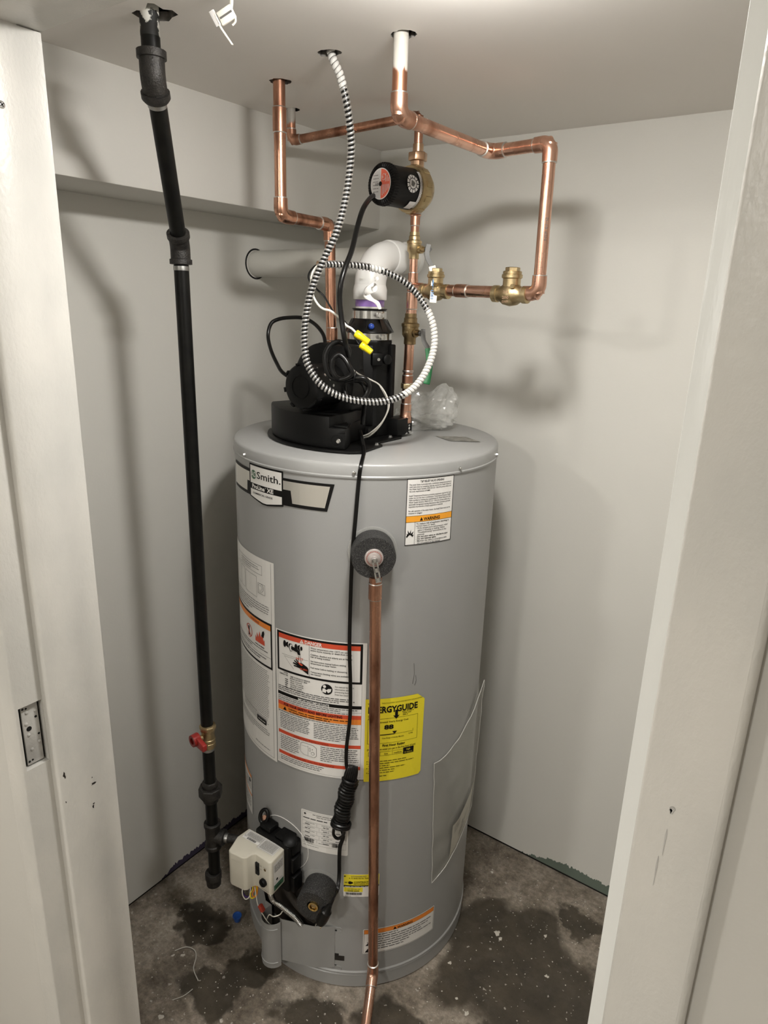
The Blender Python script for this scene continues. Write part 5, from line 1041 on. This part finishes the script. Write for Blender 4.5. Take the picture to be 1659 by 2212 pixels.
# ------------------------------------------------------------------ cords
PCRD = [(-.932, 1.262, 1.866), (-0.9180, 1.2200, 1.8540), (-0.894, 1.1631, 1.8257), (-0.8832, 1.1311, 1.7883), (-0.8666, 1.0939, 1.7432), (-0.8605, 1.066, 1.7084), (-0.8609, 1.0546, 1.679), (-0.863, 1.055, 1.6498), (-0.8599, 1.0573, 1.616), (-0.8536, 1.0601, 1.5775)]
COIL = [(-0.8552, 1.0729, 1.5463), (-0.8547, 1.0719, 1.5596), (-0.8665, 1.0619, 1.5724), (-0.8802, 1.0504, 1.5676), (-0.8862, 1.0396, 1.55), (-0.8835, 1.0381, 1.5238), (-0.8767, 1.0427, 1.5062), (-0.8622, 1.0508, 1.5007), (-0.8451, 1.0583, 1.5052), (-0.8363, 1.0615, 1.5146), (-0.8422, 1.0569, 1.5303), (-0.852, 1.0547, 1.5429), (-0.862, 1.0498, 1.5486), (-0.869, 1.0415, 1.5397), (-0.8698, 1.04, 1.5203), (-0.8626, 1.0456, 1.5046), (-0.8508, 1.0584, 1.4994), (-0.8335, 1.0728, 1.5052), (-0.8181, 1.0826, 1.5023), (-0.8132, 1.0871, 1.488), (-0.8178, 1.0834, 1.4698), (-0.8268, 1.073, 1.4589), (-0.8376, 1.0646, 1.4568), (-0.8514, 1.0641, 1.4645), (-0.8629, 1.0693, 1.483), (-0.8591, 1.076, 1.4937), (-0.8377, 1.0859, 1.4967), (-0.8201, 1.086, 1.4811), (-0.8402, 1.1105, 1.448), (-.8560, 1.1280, 1.425), (-.862, 1.1330, 1.400)]
# push the lower turns of the coil out so that they hang clear of the armoured cable
COIL = [V(p)+V((.60, -.80, 0))*(-.020 if p[2] > 1.50 else -.030) for p in COIL]
pc = MB().tube(smooth_path(PCRD+[COIL[0]], 6), .0052, 12).build('pump_cord', 'black_rubber'); tag(pc, 'thick black cord hanging from the pump down to a coil', 'cord')
cc = thing('coiled_cord', 'black power cord coiled and tied in front of the blower', 'cord', tuple(COIL[20]))
MB().tube(smooth_path(COIL, 6), .0050, 12).build('cord', 'black_rubber', cc)
tie = V((-.8385, 1.0715, 1.5030))+V((.60, -.80, 0))*-.024
x_, y_, z_ = frame(V((.75, .55, -.15)))
MB().tube([tie+x_*math.cos(2*math.pi*k/18)*.011+y_*math.sin(2*math.pi*k/18)*.015 for k in range(19)], .0011, 6).build('wire_tie', 'black_plastic', cc)
GW = [(-0.8616, 1.0858, 1.5246), (-0.8688, 1.1257, 1.5079), (-0.8595, 1.1533, 1.4956), (-0.8476, 1.1701, 1.484), (-0.8315, 1.1737, 1.4632), (-0.8229, 1.1711, 1.4402), (-0.8403, 1.172, 1.4069), (-0.8676, 1.1686, 1.3809), (-0.8925, 1.1721, 1.369)]
GW2 = [(-0.8335, 1.1767, 1.4579), (-0.8264, 1.173, 1.4348), (-0.8415, 1.169, 1.4012), (-0.8607, 1.1595, 1.378), (-0.8857, 1.1634, 1.3671)]
gw = thing('sensor_wires', 'pair of thin pale grey wires curving down beside the blower stack', 'wire', GW[-1])
MB().tube(smooth_path(GW, 6), .0017, 8).build('wire', 'grey_wire', gw); MB().tube(smooth_path([GW[3]]+GW2, 6), .0017, 8).build('wire', 'grey_wire', gw)

# heater's power cord: over the lid, down the tank, bundled, plug hanging
PW = [(-0.8864, 1.157, 1.385), (-0.8672, 1.1391, 1.372), (-0.8533, 1.1263, 1.361), (-.828, 1.095, 1.3555), (-.802, 1.058, 1.3560), (-0.7835, 1.0270, 1.345), (-0.7865, 1.0255, 1.3149), (-0.7873, 1.0184, 1.2408), (-0.7915, 1.0156, 1.1626), (-0.7933, 1.0144, 1.0613), (-0.7936, 1.0143, 0.9556), (-0.7908, 1.0161, 0.8678), (-0.7906, 1.0162, 0.7882), (-0.7957, 1.013, 0.7175), (-0.796, 1.0128, 0.6695), (-0.789, 1.0120, 0.6518)]
pw = thing('power_cord', 'flat black power cord running down the tank front with its slack wound in a bundle', 'cord', (-.79, 1.01, .30))
def twin(pts, r, nm, par, n=10):
    P = smooth_path(pts, 6); vs_ = []; n = 18
    for i, p in enumerate(P):
        tg = (P[min(i+1, len(P)-1)]-P[max(i-1, 0)]).normalized(); out = V((p.x-TX, p.y-TY, 0)).normalized(); sd_ = tg.cross(out).normalized()
        if p.z > 1.35: sd_ = tg.cross(V((0, 0, 1))).normalized()
        nn = tg.cross(sd_)
        for k in range(n):
            a = 2*math.pi*k/n; c_ = math.cos(a); vs_.append(p+sd_*r*1.9*c_+nn*r*math.sin(a)*(1-.42*math.exp(-(c_*2.4)**2)))
    m_ = len(P); fs = [(i*n+k, i*n+(k+1) % n, (i+1)*n+(k+1) % n, (i+1)*n+k) for i in range(m_-1) for k in range(n)]
    MB().add(vs_, fs+[tuple(range(n-1, -1, -1)), tuple((m_-1)*n+k for k in range(n))]).build(nm, 'black_rubber', par)
twin(PW, .0021, 'cord', pw)
B0, B1 = V((-.7779, 1.0130, .6690)), V((-.8005, .9985, .520)); bdir = (B1-B0).normalized()
bo = V((B0.x-TX, B0.y-TY, 0)).normalized(); bs = bdir.cross(bo).normalized()
for k in range(6):
    slack = MB()
    o_ = bs*(k-2.5)*.0044; top = B0+o_*.7
    slack.tube(smooth_path([B0+bdir*.06+o_-bo*.004, B0+bdir*.02+o_*1.1-bo*.003, top-bdir*.004+bo*.001, B0+bdir*.02+o_*1.0+bo*.009, B0+bdir*.06+o_+bo*.009], 5), .0031, 8).build('slack_loop', 'black_rubber', pw)
wrap = MB(); hp_ = []; turns = 15
for i in range(turns*14+1):
    t = i/(turns*14); a = 2*math.pi*i/14; rr = .0155+.0018*math.sin(i*.37); hp_.append(B0.lerp(B1, .19+.80*t)+(bs*math.cos(a)*rr+bo*(math.sin(a)*rr*.72+.003)))
wrap.tube(hp_, .0040, 8); wrap.build('wound_turns', 'black_rubber', pw)
for k in range(2):
    c = B1+bdir*(-.002+.007*k); MB().tube([c+bs*math.cos(2*math.pi*j/20)*.0205-bs*.003+bo*(math.sin(2*math.pi*j/20)*.0135+.003) for j in range(21)], .0038, 8).build('end_turn', 'black_rubber', pw)
MB().tube(smooth_path([B1-bs*.000, B1+bdir*.016+bs*.0125*-1, B1+bdir*.034-bs*.0145, B1+bdir*.046-bs*.004, B1+bdir*.036+bs*.008, B1+bdir*.010+bs*.010], 6), .0036, 8).build('end_loop', 'black_rubber', pw)
twin([B1+bdir*.00+bs*.008, (-.7985, 1.0090, .4800), (-0.8045, 1.0050, 0.4425), (-0.8056, 1.0048, 0.4027), (-0.8040, 1.0030, 0.3650), (-.7960, .9880, .3420), (-.7860, .9620, .3410), (-.7815, .9440, .3400)], .0024, 'cord_tail', pw)
pl0, pl1 = V((-.7818, .9405, .3390)), V((-.8018, .9310, .2843)); pdn = (pl1-pl0).normalized()
MB().lathe([(.0045, -.006), (.0065, 0), (.0085, .012), (.0125, .016), (.0135, .030), (.0135, .046), (.0120, .054)], pl0, pdn, 16).build('plug', 'black_rubber', pw)
psd = pdn.cross(V((.6, -.8, 0))).normalized()
for k, (m_) in enumerate(('bright_brass', 'steel')):
    o_ = pl0+pdn*.054+psd*(.0065 if k else -.0065); MB().box(o_+pdn*.008, (.0005, .0030, .0090), (psd, pdn.cross(psd), pdn)).build('prong', m_, pw, smooth=False)

# ------------------------------------------------------------------ temperature and pressure relief valve, discharge pipe
td = cylpt(-50, 1, 0)-cylpt(-50, 0, 0)
rvv = thing('relief_valve', 'relief valve in a round dark foam collar on the tank front', 'valve', tuple(cylpt(-50, TR, 1.170)))
tc0 = cylpt(-50, TR, 1.172)
MB().lathe([(.0400, .0010), (.0495, .0012), (.0500, .0006), (.0500, .0016), (.0490, .0022), (.0400, .0018)], tc0, td, 40, caps=False).build('escutcheon', 'clear_film', rvv)
MB().lathe([(.0430, .000), (.0440, .004), (.0440, .044), (.0425, .048), (.0180, .048), (.0180, .040)], tc0, td, 48).build('foam_collar', 'foam', rvv)
cap_ = MB().lathe([(.0130, .030), (.0150, .046), (.0185, .0480), (.0185, .0515), (.0175, .0522), (.0120, .0535), (.0115, .0560), (.0070, .0575), (.0060, .0590)], tc0+V((0, 0, .0015)), td, 36).build('valve_cap', 'relief_tag', rvv, angle=20)
ux = V((-td.y, td.x, 0)); sh = Sheet(lambda u, v, l: tc0+V((0, 0, .0015))+ux*u-V((0, 0, 1))*v+td*(.0537-.0013*((u*u+v*v)**.5-.0120)/.0055+.0002*l), .04, .04, 1)
for k in range(26):
    a = 2*math.pi*k/26; sh.poly([(r_*math.cos(b_), r_*math.sin(b_)) for r_, b_ in ((.0138, a), (.0152, a), (.0152, a+.13), (.0138, a+.13))], 'label_dark_red', 2)
sh.L['label_dark_red'].build('ring_print', 'label_dark_red', cap_, smooth=False)
MB().box(tc0+td*.0605+V((0, 0, .001)), (.0035, .0050, .0045), (td, ux, V((0, 0, 1)))).build('lever_pivot', 'steel', rvv, bevel=.0008)
lvd = (V((0, 0, -1))+ux*.20+td*.25).normalized(); lv0 = tc0+td*.064+V((0, 0, .004)); lsx = lvd.cross(td).normalized(); ln_ = lsx.cross(lvd)
lev = MB()
for s0, s1 in ((-1, -.45), (.45, 1)): lev.prism([(0, s0*.0055), (.044, s0*.0055), (.044, s1*.0055), (0, s1*.0055)], -.0007, .0007, o=lv0, ax=(lvd, lsx, ln_))
for a, b_ in ((0, .006), (.018, .026), (.037, .046)): lev.prism([(a, -.0055), (b_, -.0055), (b_, .0055), (a, .0055)], -.0007, .0007, o=lv0, ax=(lvd, lsx, ln_))
lev.build('test_lever', 'steel', rvv, smooth=False)
dis = thing('discharge_pipe', 'long upright copper discharge pipe in front of the tank, bending out along the floor', 'pipe', (-.7299, 1.0515, .05))
DT, DB, DE, DF = V((-.7327, 1.0161, 1.1300)), V((-.7300, 1.0480, .075)), V((-.6868, .9638, .0260)), V((-.5900, .7800, .0200))
MB().tube([DT, DB], .0118, 22).build('pipe', 'copper_dull', dis)
sleeve(dis, DT+V((0, 0, -.028)), (0, 0, 1), .0118, .034, 'copper_dull'); MB().lathe([(.0105, 0), (.0128, .002), (.0128, .012)], DT+V((0, 0, -.010)), n=20).build('adapter', 'copper_dull', dis)
u1 = (DT-DB).normalized(); w1 = (DE-DB).normalized(); apd = arc_pts(DT, DB, DE, .020, 8)
eld = MB().tube([apd[0]+u1*.018]+apd+[apd[-1]+w1*.018], .0138, 22).build('elbow', 'copper', dis)
for q, d in ((apd[0]+u1*.018, u1), (apd[-1]+w1*.018, w1)): MB().lathe([(.0119, .0014), (.0142, .0002), (.0140, -.0012)], q, d, 20).build('solder_ring', 'solder', eld)
MB().tube([DB, DE, DF], .0118, 22).build('pipe', 'copper', dis)

# ------------------------------------------------------------------ drain valve
dd_ = cylpt(-69, 1, 0)-cylpt(-69, 0, 0); dc0 = cylpt(-69, TR, .306)
dv = thing('drain_valve', 'brass drain valve deep in a black foam sleeve low on the tank', 'valve', tuple(dc0))
x_, y_, z_ = frame(dd_)
rim_ = lambda r_: [cylpt(math.degrees(math.atan2(p.y-TY, p.x-TX)), TR+.0010, p.z) for p in [dc0+x_*math.cos(2*math.pi*k/40)*r_+y_*math.sin(2*math.pi*k/40)*r_ for k in range(41)]]
er = MB(); ra, rb = rim_(.038), rim_(.0515); er.add(ra+rb, [(k, k+1, 42+k, 41+k) for k in range(40)]); er.build('escutcheon', 'bag_film', dv)
MB().lathe([(.0395, 0), (.0405, .004), (.0405, .056), (.0390, .060), (.0145, .060), (.0145, .045)], dc0, dd_, 44).build('foam_sleeve', 'foam', dv)
MB().lathe([(.0110, .040), (.0120, .056), (.0120, .064), (.0085, .064), (.0085, .054)], dc0+V((.003, 0, .004)), dd_, 26).build('brass_outlet', 'bright_brass', dv)
MB().lathe([(.0070, .055), (.0070, .0610), (.0030, .062)], dc0+V((.003, 0, .004)), dd_, 6).build('valve_core', 'brass', dv)

# ------------------------------------------------------------------ gas control valve
gc = thing('gas_control_valve', 'cream plastic gas control with a black switch and dial at the tank base', 'gas valve', (-.965, .93, .325))
hp2 = [(-1.031, .936), (-1.0335, .900), (-1.0185, .859), (-1.010, .8555), (-.9735, .8615), (-.9675, .867), (-.9655, .883), (-.960, .8885), (-.9165, .8875), (-.912, .892), (-.917, .938), (-.922, .943)]
hous = MB().prism(hp2, .327, .422).build('housing', 'beige_plastic', gc, bevel=.004, seg=3)
MB().b2((-1.012, .938, .300), (-.905, .985, .430)).build('bracket', 'black_plastic', gc, bevel=.004)
for (a, b_, c, d, e, f) in ((-1.005, .945, .43, -.97, .975, .444), (-.955, .945, .43, -.915, .98, .440), (-.908, .945, .30, -.893, .975, .345), (-.908, .945, .355, -.896, .975, .395), (-.908, .950, .400, -.900, .975, .428)):
    MB().b2((a, b_, c), (d, e, f)).build('bracket_lug', 'black_plastic', gc, bevel=.003)
MB().lathe([(.017, 0), (.017, .014), (.013, .017)], (-.918, .958, .425), (.3, -.2, .9), 24).build('bracket_boss', 'black_plastic', gc)
rg_ = V((-1.006, .962, .452)); rd_ = V((.25, -.85, .45)).normalized(); x_, y_, z_ = frame(rd_)
MB().tube([rg_+x_*math.cos(2*math.pi*k/20)*.0105+y_*math.sin(2*math.pi*k/20)*.0155 for k in range(21)], .0045, 10).build('sight_ring', 'black_plastic', gc)
MB().lathe([(.0075, 0), (.0075, .006)], rg_-z_*.006-V((0, 0, .006)), rd_, 14).build('sight_plug', 'copper', gc)
x_, y_, z_ = frame(cylpt(-88, 1, 0)-cylpt(-88, 0, 0))
esc = [cylpt(-88, TR, .395)+x_*math.cos(2*math.pi*k/40)*.070+y_*math.sin(2*math.pi*k/40)*.070 for k in range(41)]
MB().tube([cylpt(math.degrees(math.atan2(p.y-TY, p.x-TX)), TR+.0009, p.z) for p in esc], .0009, 6).build('escutcheon', 'label_white', gc)
# front controls: local right axis along the recessed face
fx = V((-.9165+.950, .8875-.8885, 0)).normalized(); fn = V((-fx.y, fx.x, 0))*-1; fn = V((0, -1, 0))
MB().b2((-.9590, .8845, .3685), (-.9490, .8890, .4010)).build('switch_recess', 'dark_void', gc, smooth=False)
MB().prism([(.886, .372), (.8825, .386), (.8855, .398), (.889, .398), (.889, .372)], -.9575, -.9505, ax=(V((0, 1, 0)), V((0, 0, 1)), V((1, 0, 0)))).build('rocker_switch', 'black_plastic', gc, bevel=.0008)
MB().lathe([(.0098, 0), (.0098, .006), (.0080, .008)], (-.9345, .8878, .3565), fn, 24).build('dial', 'black_plastic', gc)
MB().b2((-.9357, .8785, .350), (-.9333, .8815, .366)).build('dial_ridge', 'black_plastic', gc, bevel=.0006)
MB().lathe([(.0035, 0), (.0035, .0008)], (-.9305, .8880, .3930), fn, 16).build('status_light', 'dark_brass', gc)
sh = Sheet(plane_map((-.962, .8876, .422), (1, -.03, 0), (0, 0, 1), fn), .05, .1, 1)
for k in range(12):
    a = math.radians(-230+24*k); sh.disc(.0275+.0130*math.cos(a), .0655+.0130*math.sin(a), .0006, 'label_black', 1, 6)
sh.text(.0285, .0225, .0040, 'STATUS', w=.010); sh.text(.0165, .0250, .0036, 'ON'); sh.text(.0165, .0345, .0036, 'OFF'); sh.greek(.014, .0850, .044, .0018); sh.greek(.018, .0875, .040, .0018); sh.rect(.0375, .0890, .0385, .0905, 'label_black')
sh.L['label_black'].build('control_print', 'label_black', hous, smooth=False); sh.L['label_grey'].build('small_print', 'label_grey', hous, smooth=False)
# sticker on top of the housing, sticker on its right side, embossed name strip
tmap = plane_map((-1.026, .934, .4223), V((.109, .007, 0)).normalized(), V((-.06, .99, 0)).normalized(), (0, 0, 1))
sh = Sheet(tmap, .100, .034, 1); sh.box(.001, .003, .050, .020, .0004, 'label_black'); sh.box(.051, .003, .099, .0335, .0004, 'label_black')
for i in range(5): sh.rect(.001, .0065+i*.0028, .050, .0068+i*.0028, 'label_black'); sh.greek(.006, .0062+i*.0028, .048, .0016)
for i in range(9): sh.rect(.051, .0070+i*.0029, .099, .0073+i*.0029, 'label_black'); sh.greek(.056, .0066+i*.0029, .096, .0016)
sh.bars(.014, .0215, .040, .0270); sh.greek(.002, .0225, .010, .0016)
sh.build('code_sticker', 'label_white', hous, outline=[(.0, .001), (.100, .001), (.100, .034), (.051, .034), (.051, .028), (.0, .028)])
sd0, sd1 = V((-.912, .892, 0)), V((-.917, .938, 0)); sx_ = (sd1-sd0).normalized(); sn_ = V((sx_.y, -sx_.x, 0))
sh = Sheet(plane_map(V((-.9125, .897, .412))+sn_*.0005, sx_, (0, 0, 1), sn_), .036, .078, 1)
for i in range(6): sh.greek(.003, .008+i*.0036, .033, .0022, 'label_black')
sh.rect(.003, .056, .030, .0566, 'label_black'); sh.disc(.012, .050, .0035, 'label_black'); sh.rect(.0005, .062, .0355, .0775, 'label_green'); sh.greek(.006, .072, .028, .006, 'label_black', 3)
sh.build('side_sticker', 'label_white', hous)
sh = Sheet(plane_map((-1.0115, .8556, .4145), V((.97, .155, 0)), (0, 0, 1), (0.155, -.97, 0)), .04, .02, 1); sh.greek(.004, .010, .034, .0042, 'label_white'); sh.rect(.003, .0125, .036, .0132, 'label_white'); sh.L['label_white'].build('embossed_strip', 'beige_plastic', hous, smooth=False)
# leads and tube below it
for pts_, m_, r_, nm in (([(-1.012, .900, .332), (-1.0163, 0.8947, 0.2822), (-1.0133, 0.8912, 0.2672), (-1.0056, 0.8926, 0.2566), (-0.9992, 0.8989, 0.2612), (-0.9993, 0.9041, 0.2752), (-.999, .908, .330)], 'white_vinyl', .0014, 'white_lead'), ([(-1.016, .905, .332), (-1.020, .899, .2850), (-1.017, .895, .2690), (-1.008, .897, .2590), (-1.000, .905, .266), (-.997, .910, .33)], 'purple_dark', .0022, 'blue_lead'),
                        ([(-.994, .915, .33), (-0.9963, 0.9091, 0.2829), (-0.9982, 0.9028, 0.2699), (-0.9942, 0.9017, 0.2592), (-0.9878, 0.9079, 0.2638), (-0.9881, 0.9133, 0.2789), (-.987, .915, .33)], 'yellow_plastic', .0016, 'yellow_lead'), ([(-.989, .917, .33), (-.9915, .911, .284), (-.9930, .905, .272), (-.9890, .905, .264), (-.984, .911, .272), (-.983, .917, .33)], 'orange_wire', .0018, 'orange_lead'),
                        ([(-0.9891, 0.9094, 0.2902), (-0.9802, 0.9077, 0.2489), (-0.9715, 0.9079, 0.233), (-.9650, .9230, .190), (-.955, .9320, .170)], 'white_vinyl', .0012, 'white_lead'), ([(-.975, .930, .175), (-0.9559, 0.9122+.010, 0.2152), (-0.9459, 0.9178+.010, 0.2113), (-0.9336, 0.9291+.008, 0.2182), (-0.9285, 0.9368+.006, 0.2292), (-.930, .955, .215)], 'white_vinyl', .0013, 'white_lead')):
    MB().tube(smooth_path(pts_, 6), r_, 8).build(nm, m_, gc)
MB().box((-.9665, .908, .2415), (.0050, .0045, .0090), frame(V((.5, .1, -.85)))).build('spade_connector', 'red_connector', gc, bevel=.0012)
ct = smooth_path([(-.960, .925, .330), (-0.9532, 0.9312, 0.2607), (-0.9345, 0.9386, 0.2452), (-0.9153, 0.9485, 0.2275), (-0.9004, 0.9589, 0.2086), (-.892, .966, .190)], 110)
acc = 0; cr_ = []; 
for i, p in enumerate(ct):
    if i: acc += (p-ct[i-1]).length
    cr_.append(.0064+.0012*math.sin(2*math.pi*acc/.0040))
MB().tube(ct, cr_, 12).build('corrugated_tube', 'steel', gc)
MB().tube(smooth_path([(-.945, .955, .330), (-.918, .960, .268), (-.885, .970, .232), (-.862, .985, .21)], 5), .010, 12).build('burner_tube', 'dark_brown', gc)

# ------------------------------------------------------------------ document pouch on the tank side
def pouch_pt(u, v):
    """u 0 at the left edge, 1 at the right edge; v 0 at the top"""
    th = -19.0+u*38+v*3.0*(1-u); zt_ = .628+.128*u**1.7; zb_ = .270+.110*u**1.2
    z = zt_+(zb_-zt_)*v; bulge = .003+.016*max(0, u-.55)**1.2*2*(1-.5*v)+.010*math.sin(math.pi*v)*math.sin(math.pi*min(1, u*1.05))
    wr = .0026*noise.noise(V((u*5, v*9, 0)))+.0012*noise.noise(V((u*14, v*12, 3)))
    return cylpt(th, TR+bulge+wr, z)
pou = thing('document_pouch', 'clear plastic document pouch taped to the right side of the tank', 'pouch', tuple(cylpt(-2, TR, .27)))
nu, nv = 26, 40; mb = MB(); mb.add([pouch_pt(i/nu, j/nv) for j in range(nv+1) for i in range(nu+1)], [(j*(nu+1)+i, j*(nu+1)+i+1, (j+1)*(nu+1)+i+1, (j+1)*(nu+1)+i) for j in range(nv) for i in range(nu)])
fr_ = mb.build('front_film', 'pouch_film', pou, angle=180)
back = MB(); back.add([cylpt(-19+u*38*.95+v*3*(1-u), TR+.0012+.012*max(0, u-.6), (.628+.128*u**1.7)*(1-v)+(.270+.11*u**1.2)*v) for v in [j/10 for j in range(11)] for u in [i/12 for i in range(13)]], [(j*13+i, j*13+i+1, (j+1)*13+i+1, (j+1)*13+i) for j in range(10) for i in range(12)])
back.build('back_film', 'clear_film', pou, angle=180)
edge = [pouch_pt(0, v/20) for v in range(21)]+[pouch_pt(u/12, 1) for u in range(1, 13)]+[pouch_pt(1, 1-v/20) for v in range(1, 21)]+[pouch_pt(1-u/12, 0) for u in range(1, 13)]
MB().tube(edge, .0009, 6).build('welded_edge', 'film_edge', pou)
bk_ = MB(); BV = lambda u, v: pouch_pt(.34+.62*u, .684+.10*u+(.30-.10*u)*v)
bk_.add([BV(i/10, j/6)-V((BV(i/10, j/6).x-TX, BV(i/10, j/6).y-TY, 0)).normalized()*.0016 for j in range(7) for i in range(11)], [(j*11+i, j*11+i+1, (j+1)*11+i+1, (j+1)*11+i) for j in range(6) for i in range(10)])
bkl = bk_.build('booklet', 'paper', pou, angle=180); bkl['label'] = 'pale paper booklet'
sh = Sheet(lambda u, v, l: BV(u, v)-V((BV(u, v).x-TX, BV(u, v).y-TY, 0)).normalized()*(.0013-.0002*l), 1, 1, 9)
sh.disc(.42, .40, .035, 'label_grey', 1, 14, .075); sh.text(.48, .43, .09, 'AO Smith', 'label_grey', w=.22)
for i in range(3): sh.greek(.30, .60+.09*i, .62, .045, 'label_grey')
for i in range(4): sh.greek(.06, .12+.06*i, .30, .03, 'label_grey')
sh.L['label_grey'].build('booklet_print', 'label_grey', bkl, smooth=False)

# ------------------------------------------------------------------ crumpled clear bag on the lid
bm = bmesh.new(); bmesh.ops.create_icosphere(bm, subdivisions=5, radius=1)
for v in bm.verts:
    p = v.co.copy(); n1 = noise.noise(p*1.6+V((3, 1, 7))); n2 = noise.noise(p*3.4+V((1, 8, 2))); n3 = abs(noise.noise(p*6.5))
    r_ = 1+.38*n1+.24*n2-.16*n3
    v.co = V((p.x*.072*r_, p.y*.050*r_, max(-.030, p.z*.040*r_*(1+.5*max(0, p.z)))))
    if p.x > .2 and p.z > .1: v.co += V((.012, 0, .030))*(p.x*p.z)*2.2
bm.normal_update(); me = bpy.data.meshes.new('plastic_bag'); bm.to_mesh(me); bm.free(); me.materials.append(MATS['bag_film'])
for f in me.polygons: f.use_smooth = False
bag = bpy.data.objects.new('plastic_bag', me); COL.objects.link(bag); bag.location = (-.905, 1.452, ZT+.0315); bag.rotation_euler = (0, 0, math.radians(20))
tag(bag, 'crumpled clear plastic bag lying on the heater lid', 'bag')
bm = bmesh.new(); bmesh.ops.create_icosphere(bm, subdivisions=4, radius=1)
for v in bm.verts:
    p = v.co.copy(); r_ = 1+.4*noise.noise(p*2.2)-.2*abs(noise.noise(p*6)); v.co = V((p.x*.052*r_, p.y*.034*r_, p.z*.018*r_))
me = bpy.data.meshes.new('bag_contents'); bm.to_mesh(me); bm.free(); me.materials.append(MATS['clear_film']); 
inn = bpy.data.objects.new('inner_folds', me); COL.objects.link(inn); inn.parent = bag; inn.location = (.012, -.004, -.010)

# ------------------------------------------------------------------ small things
clip = thing('cable_clip', 'white plastic cable clip dangling from the ceiling edge', 'clip', (-.845, .775, 2.02))
ca, cb_ = V((.62, .60, -.5)).normalized(), V((.70, -.70, 0)).normalized()
c0_ = V((-.8395, .7705, 2.026)); ca = V((.30, .42, -.86)).normalized(); cb_ = V((.80, .60, 0)); cb_ = (cb_-ca*cb_.dot(ca)).normalized(); cn_ = ca.cross(cb_)
MB().box(c0_, (.0085, .0115, .0040), (ca, cb_, cn_)).build('body', 'white_vinyl', clip, bevel=.0015)
MB().box(c0_+cn_*.0042, (.0012, .0095, .0006), (ca, cb_, cn_)).build('slot', 'label_grey', clip, smooth=False)
MB().prism([(-.010, -.0135), (.010, -.0135), (.0330, -.0105), (.0330, -.0125), (.010, -.0160), (-.010, -.0160)], -.004, .003, o=c0_, ax=(ca, cb_, cn_)).build('tongue', 'white_vinyl', clip, bevel=.0005)
MB().tube(smooth_path([c0_+ca*.006+cb_*.0105, c0_+ca*.012+cb_*.007, c0_+ca*.0135+cb_*.001], 4), .0014, 8).build('hook', 'white_vinyl', clip)
MB().box(c0_-cb_*.016-ca*.004, (.010, .004, .003), (ca, cb_, cn_)).build('shade_tab', 'pump_label_grey', clip, bevel=.001)
MB().tube(smooth_path([c0_-ca*.004+cb_*.010, c0_-ca*.012+cb_*.016, c0_-ca*.024+cb_*.020, (-.815, .755, ZC+.004)], 5), .0026, 8).build('cord_stub', 'white_vinyl', clip)

bc = MB().lathe([(.0080, 0.0003), (.0088, .0015), (.0100, .0150), (.0122, .0160), (.0125, .0190), (.0112, .0195), (.0095, .0170)], (-1.1560, .9945, 0), (.04, -.05, 1), 28).build('bottle_cap', 'cap_blue')
tag(bc, 'small blue plastic cap on the floor left of the heater', 'cap')

def stray(name, pts, r, mat, lab, cat):
    o = MB().tube(smooth_path(pts, 6), r, 6).build(name, mat); tag(o, lab, cat); return o
stray('wire_offcut', [(-1.215, .830, .003), (-1.20, .855, .003), (-1.175, .862, .003), (-1.155, .850, .0035), (-1.135, .826, .003), (-1.10, .812, .003)], .0013, 'grey_wire', 'thin curved pale wire offcut on the floor near the left door jamb', 'wire')
stray('wire_offcut', [(-1.095, .790, .002), (-1.098, .765, .003), (-1.112, .742, .002)], .0010, 'grey_wire', 'short straight wire offcut on the floor near the left door jamb', 'wire')
# grit and paint crumbs too many to count
gr = MB(); rnd = random.Random(3)
for i in range(1500):
    x0, y0 = rnd.uniform(-1.4, -.15), rnd.uniform(.62, 1.68)
    if (x0-TX)**2+(y0-TY)**2 < (TR+.012)**2: continue
    s0 = rnd.choice((.0008, .0011, .0014, .002)) if i > 30 else rnd.uniform(.003, .0055); n = 5; a0 = rnd.uniform(0, 6)
    ring = [(x0+s0*math.cos(a0+2*math.pi*k/n)*rnd.uniform(.6, 1.2), y0+s0*math.sin(a0+2*math.pi*k/n)*rnd.uniform(.6, 1.2), 0.0002) for k in range(n)]
    gr.add(ring+[(x0, y0, s0*.5)], [(k, (k+1) % n, n) for k in range(n)])
for x0, y0, s0 in ((-.560, 1.399, .011), (-.545, 1.385, .007), (-.40, 1.36, .006), (-.62, 1.24, .006), (-.45, 1.47, .006), (-1.19, .835, .006), (-1.21, .82, .005), (-1.10, .70, .008), (-.98, .78, .006), (-.85, .84, .007), (-.76, .80, .005), (-.52, 1.15, .007)):
    n = 9; ring = [(x0+s0*math.cos(2*math.pi*k/n)*rnd.uniform(.35, 1.2), y0+s0*math.sin(2*math.pi*k/n)*rnd.uniform(.35, 1.2), 0.0002) for k in range(n)]
    gr.add(ring+[(x0, y0, .0012)], [(k, (k+1) % n, n) for k in range(n)])
g_ = gr.build('floor_grit', 'chip', smooth=False); g_['kind'] = 'stuff'; tag(g_, 'pale grit and paint crumbs scattered over the concrete floor', 'grit')
for th, z in ((-10, .03), (-22, .025)): pass
